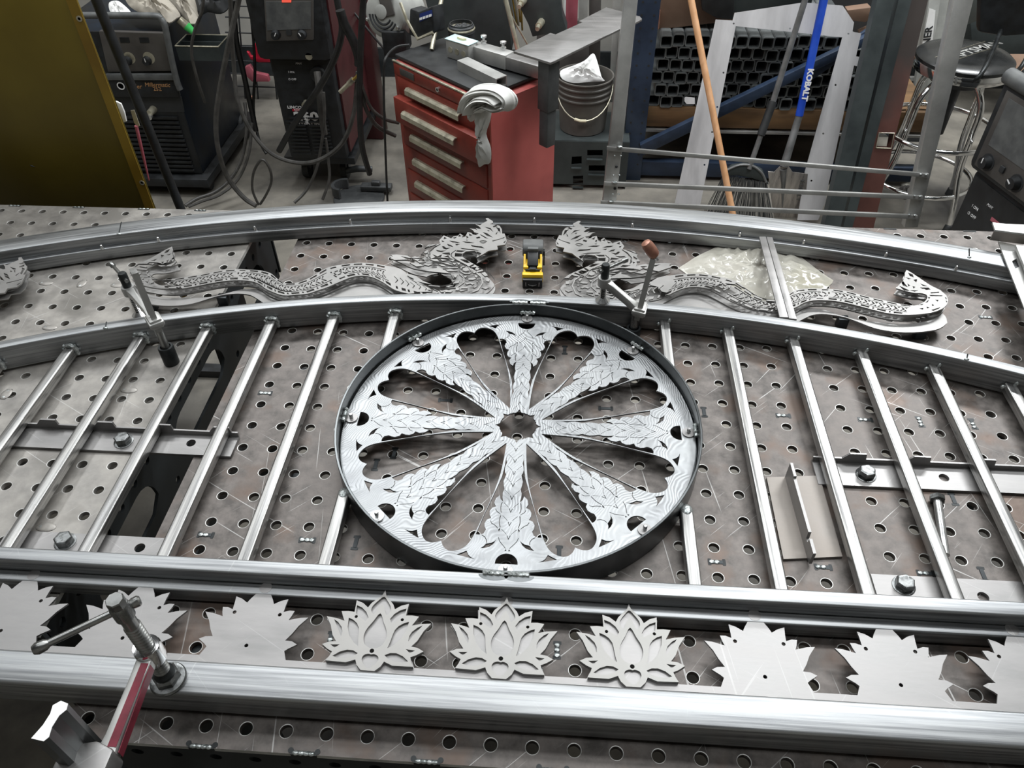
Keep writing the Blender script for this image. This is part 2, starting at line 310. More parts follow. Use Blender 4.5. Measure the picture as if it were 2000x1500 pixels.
HOLES=[[[3438,2645],[3460,2682],[3511,2703],[3572,2688],[3599,2647],[3555,2663],[3514,2670],[3476,2659]],[[3454,2615],[3522,2591],[3585,2623],[3557,2635],[3519,2619],[3479,2626]],[[3502,3227],[3627,3192],[3693,3053],[3618,3142]],[[3481,3018],[3579,2974],[3698,2837],[3573,2897]],[[3746,3227],[3830,3183],[3860,3014],[3815,3036],[3792,3151]],[[3674,3273],[3738,3319],[3768,3283],[3698,3230]],[[3722,2715],[3888,2795],[3949,2855],[3942,2812],[3738,2685]],[[3952,2650],[3996,2730],[3986,2628]],[[3422,2942],[3508,2874],[3610,2780],[3542,2800],[3453,2891]],[[3354,2813],[3418,2845],[3439,2794],[3372,2767]],[[3280,2513],[3388,2479],[3494,2473],[3552,2407],[3432,2433],[3312,2459]],[[3057,2389],[3335,2363],[3512,2286],[3379,2315],[3101,2350]],[[3416,2274],[3518,2223],[3482,2126],[3433,2195]],[[2802,2646],[2923,2629],[3021,2582],[2905,2562]],[[3081,2642],[3214,2633],[3323,2599],[3167,2583]],[[2764,2522],[2848,2484],[2898,2424],[2801,2442]],[[2934,2536],[3028,2522],[2960,2486]],[[2671,2428],[2710,2430],[2757,2373],[2847,2392],[2757,2324],[2701,2356]],[[2621,2655],[2685,2620],[2653,2586]],[[2663,2792],[2724,2736],[2661,2704]],[[2840,2766],[2928,2807],[2899,2741]],[[2972,2893],[3031,2844],[2967,2816]],[[3136,2859],[3184,2809],[3150,2755]],[[3179,2957],[3256,2885],[3205,2865]],[[3139,2711],[3196,2703],[3163,2679]],[[3566,3115],[3623,3086],[3587,3067]],[[3754,2960],[3793,3059],[3785,2949]],[[2560,2284],[2654,2266],[2757,2276],[2673,2217],[2607,2225]],[[2691,2184],[2844,2208],[2871,2115],[2748,2146]],[[2511,2122],[2617,2060],[2693,2128],[2682,2037],[2579,2031]],[[2749,2041],[2832,2099],[2885,2004],[2814,2035]],[[2475,1948],[2618,1953],[2670,1881],[2576,1887]],[[2691,1968],[2827,1932],[2741,1907]],[[2875,1945],[2978,1962],[2961,1895]],[[2955,1839],[3031,1839],[3013,1777]],[[3044,1866],[3120,1844],[3092,1781]],[[2723,1849],[2866,1830],[2955,1752],[2831,1802]],[[2681,1776],[2786,1760],[2861,1695],[2741,1731]],[[2976,2193],[3120,2178],[3121,2084],[2987,2076]],[[3002,2301],[3172,2295],[3100,2241],[2995,2246]],[[3105,1976],[3235,1965],[3312,1872],[3259,1859],[3163,1919]],[[3311,1741],[3392,1815],[3417,1791],[3352,1711]],[[3447,1645],[3478,1716],[3531,1667],[3500,1622]],[[3420,1541],[3585,1636],[3606,1600],[3449,1513]],[[3599,1515],[3658,1554],[3721,1447],[3671,1419]],[[3715,1346],[3779,1325],[3771,1241],[3717,1255]],[[3646,1029],[3780,1037],[3723,989]],[[2968,2311],[2885,2188],[2893,2076],[3005,1948],[3230,1780],[3234,1802],[3016,1971],[2915,2077],[2906,2178],[2983,2296]],[[3486,1513],[3600,1378],[3645,1193],[3579,965],[3407,849],[3418,865],[3560,980],[3622,1192],[3583,1356],[3476,1487]],[[3140,1461],[3242,1337],[3262,1192],[3142,1021],[2903,963],[2589,1004],[2330,1119],[2104,1315],[2095,1293],[2327,1094],[2587,978],[2907,935],[3157,1002],[3281,1189],[3258,1348],[3151,1475]],[[2774,1659],[3087,1694],[3092,1673],[2783,1634]],[[2858,1595],[2944,1617],[3077,1564],[2902,1550]],[[3029,1440],[3103,1434],[3091,1345],[3054,1364]],[[3078,1140],[3177,1254],[3165,1162]],[[2931,1034],[3061,1082],[2983,1016]],[[2585,1031],[2797,1018],[2783,1034],[2595,1048]],[[2330,1154],[2480,1070],[2475,1041],[2329,1098]],[[2100,1340],[2241,1243],[2233,1217],[2115,1294]],[[1857,2018],[2036,1961],[2143,1856],[2005,1910]],[[2115,1948],[2260,1933],[2217,1878]],[[2220,1871],[2390,1841],[2278,1813]],[[2338,1757],[2544,1773],[2472,1716]],[[2090,1787],[2370,1715],[2235,1681]],[[2362,2469],[2529,2502],[2372,2400],[2324,2367]],[[2310,2202],[2389,2286],[2384,2183],[2343,2158]],[[2362,2069],[2412,2083],[2404,2008]],[[2607,2494],[2505,2396],[2430,2231],[2436,2095],[2495,2004],[2467,2108],[2465,2210],[2522,2362],[2603,2466]],[[3312,1154],[3407,1190],[3474,1142],[3440,1120],[3400,1148],[3341,1118]],[[3235,1399],[3310,1403],[3278,1349]],[[3345,1311],[3416,1346],[3496,1319],[3435,1281],[3360,1281]],[[3455,1454],[3521,1415],[3502,1362],[3474,1391]],[[3514,1237],[3550,1219],[3531,1191]],[[3240,1027],[3355,1043],[3355,993],[3245,986]],[[3134,990],[3194,1004],[3191,923],[3136,920]],[[2841,873],[2947,913],[3061,885],[3040,850],[2870,840]],[[2568,898],[2667,893],[2623,854]],[[3144,1693],[3184,1739],[3241,1737],[3175,1699],[3163,1640]],[[3156,1597],[3214,1525],[3299,1498],[3371,1534],[3339,1479],[3251,1474],[3175,1534]],[[3300,1719],[3357,1662],[3359,1587],[3334,1639]],[[3200,1653],[3246,1692],[3307,1659],[3316,1595],[3260,1566],[3213,1593]],[[3218,904],[3360,948],[3244,885]],[[3474,1030],[3553,1095],[3511,1022]],[[-3110,2003],[-3179,1948],[-3170,1858],[-3114,1900]],[[-3014,1850],[-3102,1802],[-3047,1787]],[[-2924,1713],[-2933,1626],[-2955,1527],[-2882,1566],[-2881,1652]],[[-2984,1629],[-3019,1574],[-2976,1543]],[[-3143,1769],[-3217,1788],[-3169,1683]],[[-3061,1547],[-3108,1536],[-3057,1476]],[[-3241,1644],[-3351,1564],[-3270,1573]],[[-3202,1512],[-3353,1515],[-3369,1459],[-3265,1445]],[[-2809,1547],[-2928,1434],[-2951,1399],[-2853,1407]],[[-2972,1414],[-3123,1417],[-3044,1376]],[[-3357,1365],[-3515,1394],[-3498,1365],[-3355,1334]],[[-3313,1279],[-3528,1277],[-3520,1254],[-3321,1249]],[[-3577,1224],[-3599,1203],[-3574,1141]],[[-3557,1113],[-3578,1100],[-3551,1053]],[[-3250,1206],[-3290,1203],[-3254,1151]],[[-3522,1235],[-3511,1083],[-3387,886],[-3076,722],[-2762,696],[-2373,748],[-2378,770],[-2770,723],[-3068,748],[-3366,899],[-3485,1082]],[[-3329,1224],[-3324,1127],[-3222,985],[-3000,897],[-2731,868],[-2737,890],[-3008,924],[-3213,1006],[-3304,1126]],[[-3148,1035],[-3240,1123],[-3190,1038]],[[-2982,944],[-3094,991],[-3066,954]],[[-2629,938],[-2814,929],[-2799,907],[-2628,908]],[[-3366,1130],[-3422,1127],[-3390,1076]],[[-3256,987],[-3287,956],[-3247,932]],[[-3131,899],[-3172,874],[-3122,844]],[[-2982,836],[-3052,854],[-3030,807]],[[-2850,829],[-2887,791],[-2827,753]],[[-2702,767],[-2751,770],[-2719,741]],[[-3200,809],[-3372,891],[-3345,857],[-3225,784]],[[-2943,706],[-2994,717],[-2972,695]],[[-2705,693],[-2876,697],[-2861,675],[-2705,667]]]
SPK={"gap":[[1086,-121],[1183,-150],[1264,-140],[1336,-124],[1411,-144],[1502,-142],[1586,-125],[1537,-170],[1466,-184],[1521,-237],[1613,-259],[1682,-226],[1707,-279],[1770,-312],[1833,-309],[1900,-282],[1928,-341],[1998,-370],[2059,-362],[2106,-340],[2174,-364],[2196,-397],[2206,-436],[2202,-481],[2070,-449],[1825,-386],[1472,-283],[1117,-185]],"slitball":[[2212,-395],[2245,-347],[2291,-321],[2338,-319],[2337,-307],[2284,-312],[2236,-340],[2203,-389]],"cres":[[2437,-388],[2398,-343],[2355,-317],[2339,-249],[2311,-202],[2273,-170],[2354,-208],[2405,-263],[2428,-320]],"tri":[[2563,-719],[2527,-644],[2491,-583],[2556,-553],[2594,-515],[2626,-448],[2598,-587]],"sl1":[[1727,-233],[1776,-211],[1805,-173],[1825,-147],[1815,-146],[1796,-169],[1768,-204],[1724,-225]],"sl2":[[1950,-290],[1998,-269],[2020,-227],[2054,-193],[2083,-167],[2073,-164],[2043,-188],[2010,-223],[1989,-262],[1947,-282]],"t1":[[2101,-159],[2066,-132],[2099,-134],[2136,-147]],"ar1":[[1593,-140],[1633,-154],[1697,-159],[1760,-152],[1792,-141],[1789,-131],[1753,-142],[1696,-148],[1638,-143],[1599,-134]],"ar2":[[1841,-148],[1892,-156],[1960,-159],[2009,-151],[2059,-138],[2056,-128],[2002,-141],[1960,-148],[1897,-145],[1845,-137]],"sl3":[[2233,-151],[2302,-128],[2353,-90],[2422,-32],[2415,-27],[2347,-82],[2296,-120],[2230,-143]],"t2":[[2464,-42],[2431,-25],[2465,-11]],"v1":[[2195,-27],[2276,9],[2252,10],[2194,-14]],"c1":[[2092,-112],[2133,-87],[2174,-41],[2167,-36],[2126,-80],[2089,-104]]}
# ================================================================ room
M['concrete'] = mat('stained_concrete', '#4b4945', '#8b867c', rough=(0.55, 0.8), scale=2.2, c3='#33312f', c3amt=0.52, bump=0.3, bscale=30, scratch=0.1, scr_col='#8b867d')
M['wallp'] = mat('grey_painted_wall', '#908e88', '#a5a29b', rough=(0.6, 0.8), scale=2.5, bump=0.1)
M['ceil'] = mat('dark_roof_deck', '#3a3b3c', '#4a4b4c', rough=(0.7, 0.9), scale=2)
XL, XR, YF, YB, ZC = -3.2, 4.6, -2.6, 3.3, 3.6
def shell(name, *b, m='wallp'):
    g = G(); g.box(*b); o = build(g, name, m); o['kind'] = 'structure'; return o
shell('floor', XL, XR, YF, YB, -0.1, 0, m='concrete')
shell('wall_back', XL, XR, YB, YB+0.1, 0, ZC)
shell('wall_front', XL, XR, YF-0.1, YF, 0, ZC)
shell('wall_left', XL-0.1, XL, YF, YB, 0, ZC)
shell('wall_right', XR, XR+0.1, YF, YB, 0, ZC)
shell('ceiling', XL, XR, YF, YB, ZC, ZC+0.1, m='ceil')
shell('baseboard_back', XL, XR, YB-0.02, YB, 0, 0.16, m='apron')

# ================================================================ perforated welding tables
P = 0.0508
def table_top(name, n0, n1, m0, m1, offx, offy, mx0, mx1, my0, my1, m, parent, Mx):
    """plate with a 16 mm hole in every 50.8 mm cell, each hole with a worn bright rim"""
    g = G(); K = 24; r = 0.0080; th = 0.008
    def cell(cx, cy, x0, x1, y0, y1):
        sq = []
        for k in range(K):
            a = 2*math.pi*(k+0.5)/K; c, s = math.cos(a), math.sin(a)
            t = min(((x1-cx) if c > 0 else (x0-cx))/c, ((y1-cy) if s > 0 else (y0-cy))/s); sq.append((cx+c*t, cy+s*t))
        def ring(rad, z): return [(cx+rad*math.cos(2*math.pi*(k+0.5)/K), cy+rad*math.sin(2*math.pi*(k+0.5)/K), z) for k in range(K)]
        V = [(a, b, 0) for a, b in sq]+ring(r+0.0010, 0)+ring(r+0.0003, -0.0001)+ring(r, -0.0006)+ring(r, -th)+[(x1,y1,0),(x0,y1,0),(x0,y0,0),(x1,y0,0)]
        F = []
        for k in range(K):
            k2 = (k+1) % K
            F.append((k, k2, K+k2, K+k))
            for q, (X, Y) in enumerate([(x1,y1),(x0,y1),(x0,y0),(x1,y0)]):
                p, p2 = sq[k], sq[k2]
                if (abs(p[0]-X) < 1e-9 and abs(p2[1]-Y) < 1e-9) or (abs(p[1]-Y) < 1e-9 and abs(p2[0]-X) < 1e-9): F.append((k, 5*K+q, k2))
        g._add(V, F, Mx); b = len(g.v)-len(V)
        for lvl in range(1, 4):
            for k in range(K):
                if lvl < 3: g.mi[len(g.f)] = 1
                g.f.append([b+lvl*K+k, b+lvl*K+(k+1) % K, b+(lvl+1)*K+(k+1) % K, b+(lvl+1)*K+k])
    for n in range(n0, n1+1):
        for q in range(m0, m1+1):
            cx, cy = n*P+offx, q*P+offy
            cell(cx, cy, cx-P/2 if n > n0 else mx0, cx+P/2 if n < n1 else mx1, cy-P/2 if q > m0 else my0, cy+P/2 if q < m1 else my1)
    e = 0.0
    V = [(mx0,my0,e),(mx1,my0,e),(mx1,my1,e),(mx0,my1,e),(mx0,my0,-th),(mx1,my0,-th),(mx1,my1,-th),(mx0,my1,-th)]
    g.cur = 1; g._add(V, [(0,4,5,1),(1,5,6,2),(2,6,7,3),(3,7,4,0)], Mx); g.cur = 0
    me_g = g
    me = bpy.data.meshes.new(name); me.from_pydata(g.v, [], g.f); me.update()
    me.materials.append(M[m]); me.materials.append(M['rim'])
    for i, k in g.mi.items(): me.polygons[i].material_index = k
    bm = bmesh.new(); bm.from_mesh(me); bmesh.ops.remove_doubles(bm, verts=bm.verts, dist=1e-5); bm.to_mesh(me); bm.free()
    o = bpy.data.objects.new(name, me); COL.objects.link(o); attach(o, parent); return o

def side_panel(L, H, arches, parent, Mx, two=True):
    out = [(0,0),(L,0),(L,-H),(0,-H)]; holes = []
    n = int((L-0.04)/P)
    for i in range(n+1):
        x = 0.027+i*P
        for zz in ((-0.033,) if not two else (-0.033, -H+0.033)):
            if all(not (a-0.012 < x < b+0.012 and zz < -0.05 and zz < c) for a, b, c in arches): holes.append(circ(x, zz, 0.0078, 16))
    for a, b, c in arches:
        rr = 0.05; holes.append(circ(b-rr, c-rr, rr, 6, 0, 90)+circ(a+rr, c-rr, rr, 6, 90, 180)+[(a, -H+0.07),(a+0.03,-H+0.05),(b-0.03,-H+0.05),(b,-H+0.07)])
    return plate('side_panel', [out]+holes, -0.003, 0.006, 'apron', parent, Mx)

def slot_mark(x, y, ang, parent, filled, Z=T):
    g = G(Z); Mx = Matrix.Translation((x, y, 0)) @ Matrix.Rotation(ang, 4, 'Z')
    g.prism([(-.013,-.003),(-.0125,-.0055),(-.0085,-.0055),(-.008,-.0033),(.008,-.0033),(.0085,-.0055),(.0125,-.0055),(.013,-.003),(.013,.003),(.0125,.0055),(.0085,.0055),(.008,.0033),(-.008,.0033),(-.0085,.0055),(-.0125,.0055),(-.013,.003)], 0.0001, 0.0004, Mx)
    s = build(g, 'tab_slot', 'blacksteel', parent)
    g = G(Z); g.box(-.0085,.0085,-.0028,.0028,0.0004,0.0008, Mx); build(g, 'tab', 'apron', s)
    if filled == 2:
        g = G(Z); g.ball((x, y, 0.0006), 0.0135, 1.15 if ang == 0 else .7, .62 if ang == 0 else 1.0, .12, 14); build(g, 'tack_weld', 'table2', s, smooth=True)
    if filled:
        g = G(Z)
        for dx in (-.0075, .0, .007)[:random.choice((2,3))]: g.ball((x+dx*math.cos(ang), y+dx*math.sin(ang), 0.001), 0.0032, 1.3, 1.1, 0.35, 8)
        build(g, 'tack_weld', 'weld', s, smooth=True)

tab = thing('welding_table', 'large brown worn steel welding table full of round holes under the wheel', 'table', (0.7, -0.2, 0))
X0, X1, Y0, Y1 = -0.0745, 1.78, -0.788, 0.4335
table_top('tabletop', -1, 34, -15, 8, 0, 0, X0, X1, Y0, Y1, 'table', tab, Matrix.Translation((0,0,T)))
Rx = Matrix.Rotation(R(90), 4, 'X')
side_panel(X1-X0-0.01, 0.16, [(0.2,0.5,-0.06),(0.6,0.9,-0.06),(1.0,1.3,-0.06)], tab, Matrix.Translation((X0+0.005, Y0+0.008, T-0.008)) @ Rx)
side_panel(X1-X0-0.01, 0.16, [(0.2,0.5,-0.06),(0.6,0.9,-0.06)], tab, Matrix.Translation((X0+0.005, Y1-0.008, T-0.008)) @ Rx)
RzL = Matrix.Rotation(R(90), 4, 'Z')
side_panel(Y1-Y0-0.03, 0.16, [(0.12,0.42,-0.055),(0.52,0.82,-0.055),(0.9,1.12,-0.055)], tab, Matrix.Translation((X0+0.008, Y0+0.015, T-0.008)) @ RzL @ Rx)
side_panel(Y1-Y0-0.03, 0.16, [], tab, Matrix.Translation((X1-0.008, Y0+0.015, T-0.008)) @ RzL @ Rx)
for x, y in ((X0+0.12, Y0+0.12), (X1-0.12, Y0+0.12), (X0+0.12, Y1-0.12), (X1-0.12, Y1-0.12)):
    g = G(); g.box(x-0.04, x+0.04, y-0.04, y+0.04, 0.012, T-0.01); g.box(x-0.07, x+0.07, y-0.07, y+0.07, 0, 0.012)
    build(g, 'leg', 'apron', tab, bevel=0.004)
def slots(lst, parent):
    for u, v, a, f in lst:
        p = pz(u, v, T); slot_mark(p.x, p.y, a, parent, f)
H_, V_ = 0.0, R(90)
slots([(518,768,H_,1),(770,885,V_,0),(734,908,V_,0),(1183,798,H_,0),(1103,684,V_,0),(870,782,H_,0),(402,1045,H_,1),(600,1055,H_,1),(695,1060,V_,0),
       (1092,1080,V_,0),(1400,1098,H_,1),(1530,812,H_,1),(1690,820,H_,1),(1797,824,V_,1),(1608,1108,H_,1),(1808,1120,H_,1),(1920,1122,V_,0),(1900,828,V_,1),
       (645,1250,V_,1),(1088,1270,V_,1),(1925,620,H_,1),(1862,975,V_,0),(1375,805,V_,0)], tab)
for u in (395, 595, 835, 1080, 1330, 1560, 1790):       # weld tabs along the front edge
    p = pz(u, 1464+(u-600)*0.058, T); g = G(T)
    g.box(p.x-0.016, p.x+0.016, Y0-0.001, Y0+0.004, -0.006, 0.0005); o = build(g, 'edge_tab', 'blacksteel', tab)
    for s in (-1, 1):
        g = G(T); g.cyl((p.x+s*0.0165, Y0+0.004, 0.0001), (p.x+s*0.0165, Y0+0.004, 0.0006), 0.0035, n=12); build(g, 'relief_hole', 'blacksteel', o)
    g = G(T)
    for k in range(4): g.ball((p.x-0.010+k*0.0065, Y0+0.001, 0.0003), 0.0042, 1.1, 0.7, 0.5, 8)
    build(g, 'tack_weld', 'weld', o, smooth=True)
for u in (1753-13, 1893, ):
    p = pz(u, 451, T); g = G(T); g.box(p.x-0.014, p.x+0.014, Y1-0.004, Y1+0.001, -0.006, 0.0006); build(g, 'edge_tab', 'blacksteel', tab)

tab2 = thing('welding_table', 'lighter grey steel welding table with round holes left of the gap', 'table', (-0.7, -0.1, 0))
MT2 = Matrix.Rotation(R(0.45), 4, 'Z')
off2 = -0.0239*P
U0, U1, W0, W1 = -1.36, -0.1765, -0.655, 0.4315
table_top('tabletop', -26, -4, -12, 8, off2, 0.0, U0, U1, W0, W1, 'table2', tab2, Matrix.Translation((0,0,T)) @ MT2)
side_panel(U1-U0, 0.16, [(0.3,0.6,-0.06)], tab2, MT2 @ Matrix.Translation((U0, W0+0.008, T-0.008)) @ Rx)
side_panel(U1-U0, 0.16, [], tab2, MT2 @ Matrix.Translation((U0, W1-0.008, T-0.008)) @ Rx)
side_panel(W1-W0-0.03, 0.18, [(0.10,0.32,-0.055),(0.42,0.68,-0.055),(0.78,0.98,-0.055)], tab2, MT2 @ Matrix.Translation((U1-0.006, W0+0.015, T-0.008)) @ RzL @ Rx)
side_panel(W1-W0-0.03, 0.16, [], tab2, MT2 @ Matrix.Translation((U0+0.008, W0+0.015, T-0.008)) @ RzL @ Rx)
for x, y in ((U0+0.12, W0+0.12), (U1-0.12, W0+0.12), (U0+0.12, W1-0.12), (U1-0.12, W1-0.12)):
    g = G(); g.box(x-0.04, x+0.04, y-0.04, y+0.04, 0.012, T-0.01); g.box(x-0.07, x+0.07, y-0.07, y+0.07, 0, 0.012)
    build(g, 'leg', 'apron', tab2, bevel=0.004)
slots([(90,553,H_,2),(160,554,V_,2),(230,557,H_,2),(12,770,V_,2),(252,762,H_,2),(90,1030,H_,2),(97,640,H_,2)], tab2)
for u in (30, 155, 282, 392):
    p = pz(u, 400+u*0.025, T); g = G(T); g.box(p.x-0.014, p.x+0.014, p.y-0.006, p.y+0.0, -0.006, 0.0006); o = build(g, 'edge_tab', 'blacksteel', tab2)
    g = G(T)
    for k in range(3): g.ball((p.x-0.009+k*0.009, p.y-0.003, 0.0005), 0.004, 1.1, 0.6, 0.5, 8)
    build(g, 'tack_weld', 'weld', o, smooth=True)
# ================================================================ the gate being welded: one frame, many parts
AX = 0.4605
gate = thing('arched_gate', 'arched steel gate frame laid flat with a spoked wheel and balusters', 'gate', (AX, -0.2, T+0.004))
def arc(cy, r, a, n=72): return [(AX+r*math.sin(t), cy+r*math.cos(t)) for t in [(-a+2*a*i/n) for i in range(n+1)]]
ZL, ZH, ZS = 0.004, 0.0545, 0.031
# outer arched rail (2 in tube) and the low bar along its inside
g = G(T); g.sweep(arc(-2.634, 3.0045, 0.44), rrect(0, 0.050, ZL, ZH, 0.0035)); build(g, 'outer_arch_tube', 'tube', gate, smooth=True)
g = G(T); g.sweep(arc(-2.634, 2.9920, 0.44), rrect(0, 0.0122, ZL, ZS, 0.003)); build(g, 'outer_arch_liner', 'tube', gate, smooth=True)
def rin(x): return -2.374+math.sqrt(2.424**2-(x-AX)**2)
g = G(T); g.sweep(arc(-2.374, 2.424, 0.44), rrect(0, 0.022, ZL, ZH, 0.0028)); build(g, 'inner_arch_tube', 'tube', gate, smooth=True)
# straight rails
def straight(y0, y1, z1, r, name, x0=-1.0, x1=1.95):
    g = G(T); g.sweep([(x0+(x1-x0)*i/12, y0) for i in range(13)], rrect(0, y1-y0, ZL, z1, r)); return build(g, name, 'tube', gate, smooth=True)
straight(-0.577, -0.555, ZH, 0.0028, 'middle_rail')
straight(-0.5945, -0.5772, ZS, 0.0025, 'panel_liner')
straight(-0.7475, -0.7040, ZH, 0.0042, 'bottom_rail')
# balusters
k = 0
for k in range(9):
    for s in (-1, 1):
        x = AX+0.001+s*(0.2605+0.1175*k); yt = rin(x)+0.001; w = 0.0095
        segs = [(-0.556, yt)]
        if k == 0:
            h = math.sqrt(0.2985**2-(0.2605)**2); segs = [(-0.556, -0.2565-h-0.006), (-0.2565+h+0.010, yt)]
        for a, b in segs:
            if b-a < 0.02: continue
            g = G(T); n = 4
            g.sweep([(x, a+(b-a)*i/n) for i in range(n+1)], rrect(-w, w, 0.011, 0.030, 0.003)); bar = build(g, 'baluster', 'bar', gate, smooth=True)
            if b == yt:
                g = G(T)
                if s < 0:
                    path = [(x-w-.001, yt-.004, .016), (x-w-.001, yt-.004, .028), (x-w+.003, yt-.004, .0325), (x+w-.003, yt-.004, .0325), (x+w+.001, yt-.004, .028), (x+w+.001, yt-.004, .014)]
                    path = smoothp(path, 4); g.tube([(px, py_-0.001*math.sin(i*2.1), pz_) for i, (px, py_, pz_) in enumerate(path)], [0.0042+0.0007*math.sin(i*1.9) for i in range(len(path))], 8)
                else:
                    g.ball((x+w-.001, yt-.003, .031), .0038, 1, 1, 1.5, 10); build(g, 'weld_bead', 'weld', bar, smooth=True); g = G(T); g.ball((x-w-.002, yt-.003, .022), .0038, 1, 1, 1.2, 10)
                build(g, 'weld_bead', 'weld', bar, smooth=True)
                if s < 0 or k > 0:
                    g = G(T); g.tube([(x-w+0.002, a+0.003, .030), (x+w-0.002, a+0.003, .030)], 0.0022, 8); build(g, 'weld_bead', 'weld', bar, smooth=True)
            elif k == 0:
                g = G(T); g.ball((x, b-0.004, .027), .009, 1.1, 1.3, .6, 12); build(g, 'weld_bead', 'weld', bar, smooth=True)
# ring (flat bar rolled on edge)
RCX, RCY = 0.4590, -0.2565
cp = [(RCX+0.298*math.cos(R(a)), RCY+0.298*math.sin(R(a))) for a in range(0, 361, 3)]
g = G(T); g.sweep(cp, rrect(0, 0.0042, 0.002, 0.0548, 0.0008, 1)); build(g, 'ring', 'ring', gate, smooth=True)
cp2 = [(RCX+0.2936*math.cos(R(a)), RCY+0.2936*math.sin(R(a))) for a in range(0, 361, 3)]
g = G(T); g.sweep(cp2, rrect(0, 0.006, 0.018, 0.0262, 0.001, 1)); build(g, 'ring_ledge', 'ring', gate, smooth=True)

# wheel plate with eight cut spokes
def loc2w(st, ang, ms=1):
    s, t = st[0]/1000, st[1]/1000*ms; c, q = math.cos(ang), math.sin(ang)
    return (RCX+s*c-t*q, RCY+s*q+t*c)
SP = {k: [(a/10, b/10) for a, b in v] for k, v in SPK.items()}
gapin = [(62,-12.4),(68,-13.6),(75,-13.6),(81,-12.4),(88,-14.2),(95,-14.8),(101,-14.0),(105.5,-12.0)]
gapout = [(111.7,-18.5),(94,-15.9),(80,-14.9),(66,-13.6)]
GAP = gapin+SP['gap'][1:-1]+gapout
polys = [circ(RCX, RCY, 0.2905, 128)]
star = []
for k in range(8):
    b = k*45
    for da, rr in ((0, 38.2), (3.5, 34), (8, 31.0), (14, 30.5), (18, 31.5), (22.5, 30.2), (27, 31.5), (31, 30.5), (37, 31.0), (41.5, 34)):
        star.append((RCX+rr/1000*math.cos(R(b+da)), RCY+rr/1000*math.sin(R(b+da))))
polys.append(star)
win = [(41.9,0),(113.6,-23),(180.9,-33.5),(228.4,-38.2),(246.7,-36.6),(257,-31.0),(263.0,-22.8),(263,-13),(259.1,-6),(253.5,0)]
win = win+[(a, -b) for a, b in win[::-1][1:-1]]
winS = smoothp([(41.9,0),(80,-13.2),(113.6,-22.8),(150,-29.3),(180.9,-33.5),(210,-36.6),(228.4,-38.2),(243,-37.4),(254,-32.5),(262,-23.5),(263.5,-15),(260,-6.5),(253.5,0)], 3)
winS = winS+[(a, -b) for a, b in winS[::-1][1:-1]]
for k in range(8):
    a = R(k*45); aw = R(k*45+22.5)
    polys.append([loc2w(p, aw) for p in winS])
    for ms in (-1, 1):
        for key, pts in SP.items():
            if key in ('gap', 'v1', 'c1'): continue
            polys.append([loc2w(p, a, ms) for p in pts])
        polys.append([loc2w(p, a, ms) for p in GAP])
    polys.append([loc2w((268.2+0, 16.2), a), loc2w((268.2, -16.2), a)]+[loc2w((267-16.5*math.sin(R(t)), -16.2*math.cos(R(t))), a) for t in range(12, 170, 12)])
    for j in range(8):
        s0 = 57.4+24.33*j; ww = 11.5 if j else 10.0
        polys.append([loc2w(p, a) for p in ((s0, 0), (s0-8, 2.9), (s0-8.6, 2.0), (s0-2.6, 0), (s0-8.6, -2.0), (s0-8, -2.9))])
        for ms in (-1, 1):
            polys.append([loc2w(p, a, ms) for p in ((s0-10, 3.9), (s0-14, 7.2), (s0-18.5, ww), (s0-18.9, ww-0.6), (s0-14.4, 6.7), (s0-10.5, 3.4))])
plate('wheel_plate', polys, T+0.0275, 0.003, 'spk', gate)
for k in range(8):      # tabs that hold the plate to the ring
    a = R(k*45+90); c, s = math.cos(a), math.sin(a)
    px_, py_ = RCX+0.2800*c, RCY+0.2800*s
    g = G(T); g.lathe([(.0105,.0306),(.0105,.0330),(.0035,.0331)], (px_, py_, 0), 20); tb = build(g, 'tab_washer', 'bright' if k in (3,4) else 'sheet', gate, smooth=True)
    g = G(T); g.lathe([(.0034,.033),(.0034,.040),(.0022,.0415)], (px_, py_, 0), 10); build(g, 'stud', 'bright', tb, smooth=True)
    if k not in (3, 4, 5):
        g = G(T); tx, ty = -s, c
        path = [(RCX+0.2905*c+tx*q, RCY+0.2905*s+ty*q, .0385+0.001*math.sin(q*900)) for q in [-.014+.0028*i for i in range(11)]]
        g.tube(path, [0.0034+0.0009*math.sin(i*2.3) for i in range(11)], 8); build(g, 'weld_bead', 'weld', tb, smooth=True)
# big welds between ring and rails
for (y, sgn) in ((RCY+0.3, 1), (RCY-0.2995, -1)):
    for dx in (-0.017, 0.017):
        g = G(T); g.tube([(RCX+0.003+dx+q, y, .0545+0.0006*math.sin(q*1500)) for q in [-.0145+.0029*i for i in range(11)]], [0.0038+.0006*math.sin(i*2.2) for i in range(11)], 8)
        build(g, 'weld_bead', 'weld', gate, smooth=True)
        g = G(T); g.prism([(RCX+0.003+dx+0.021*math.cos(R(t)), y+sgn*(0.002+0.009*math.sin(R(t)))) for t in range(0, 181, 15)], .0542, .0547); build(g, 'heat_mark', 'ring', gate)
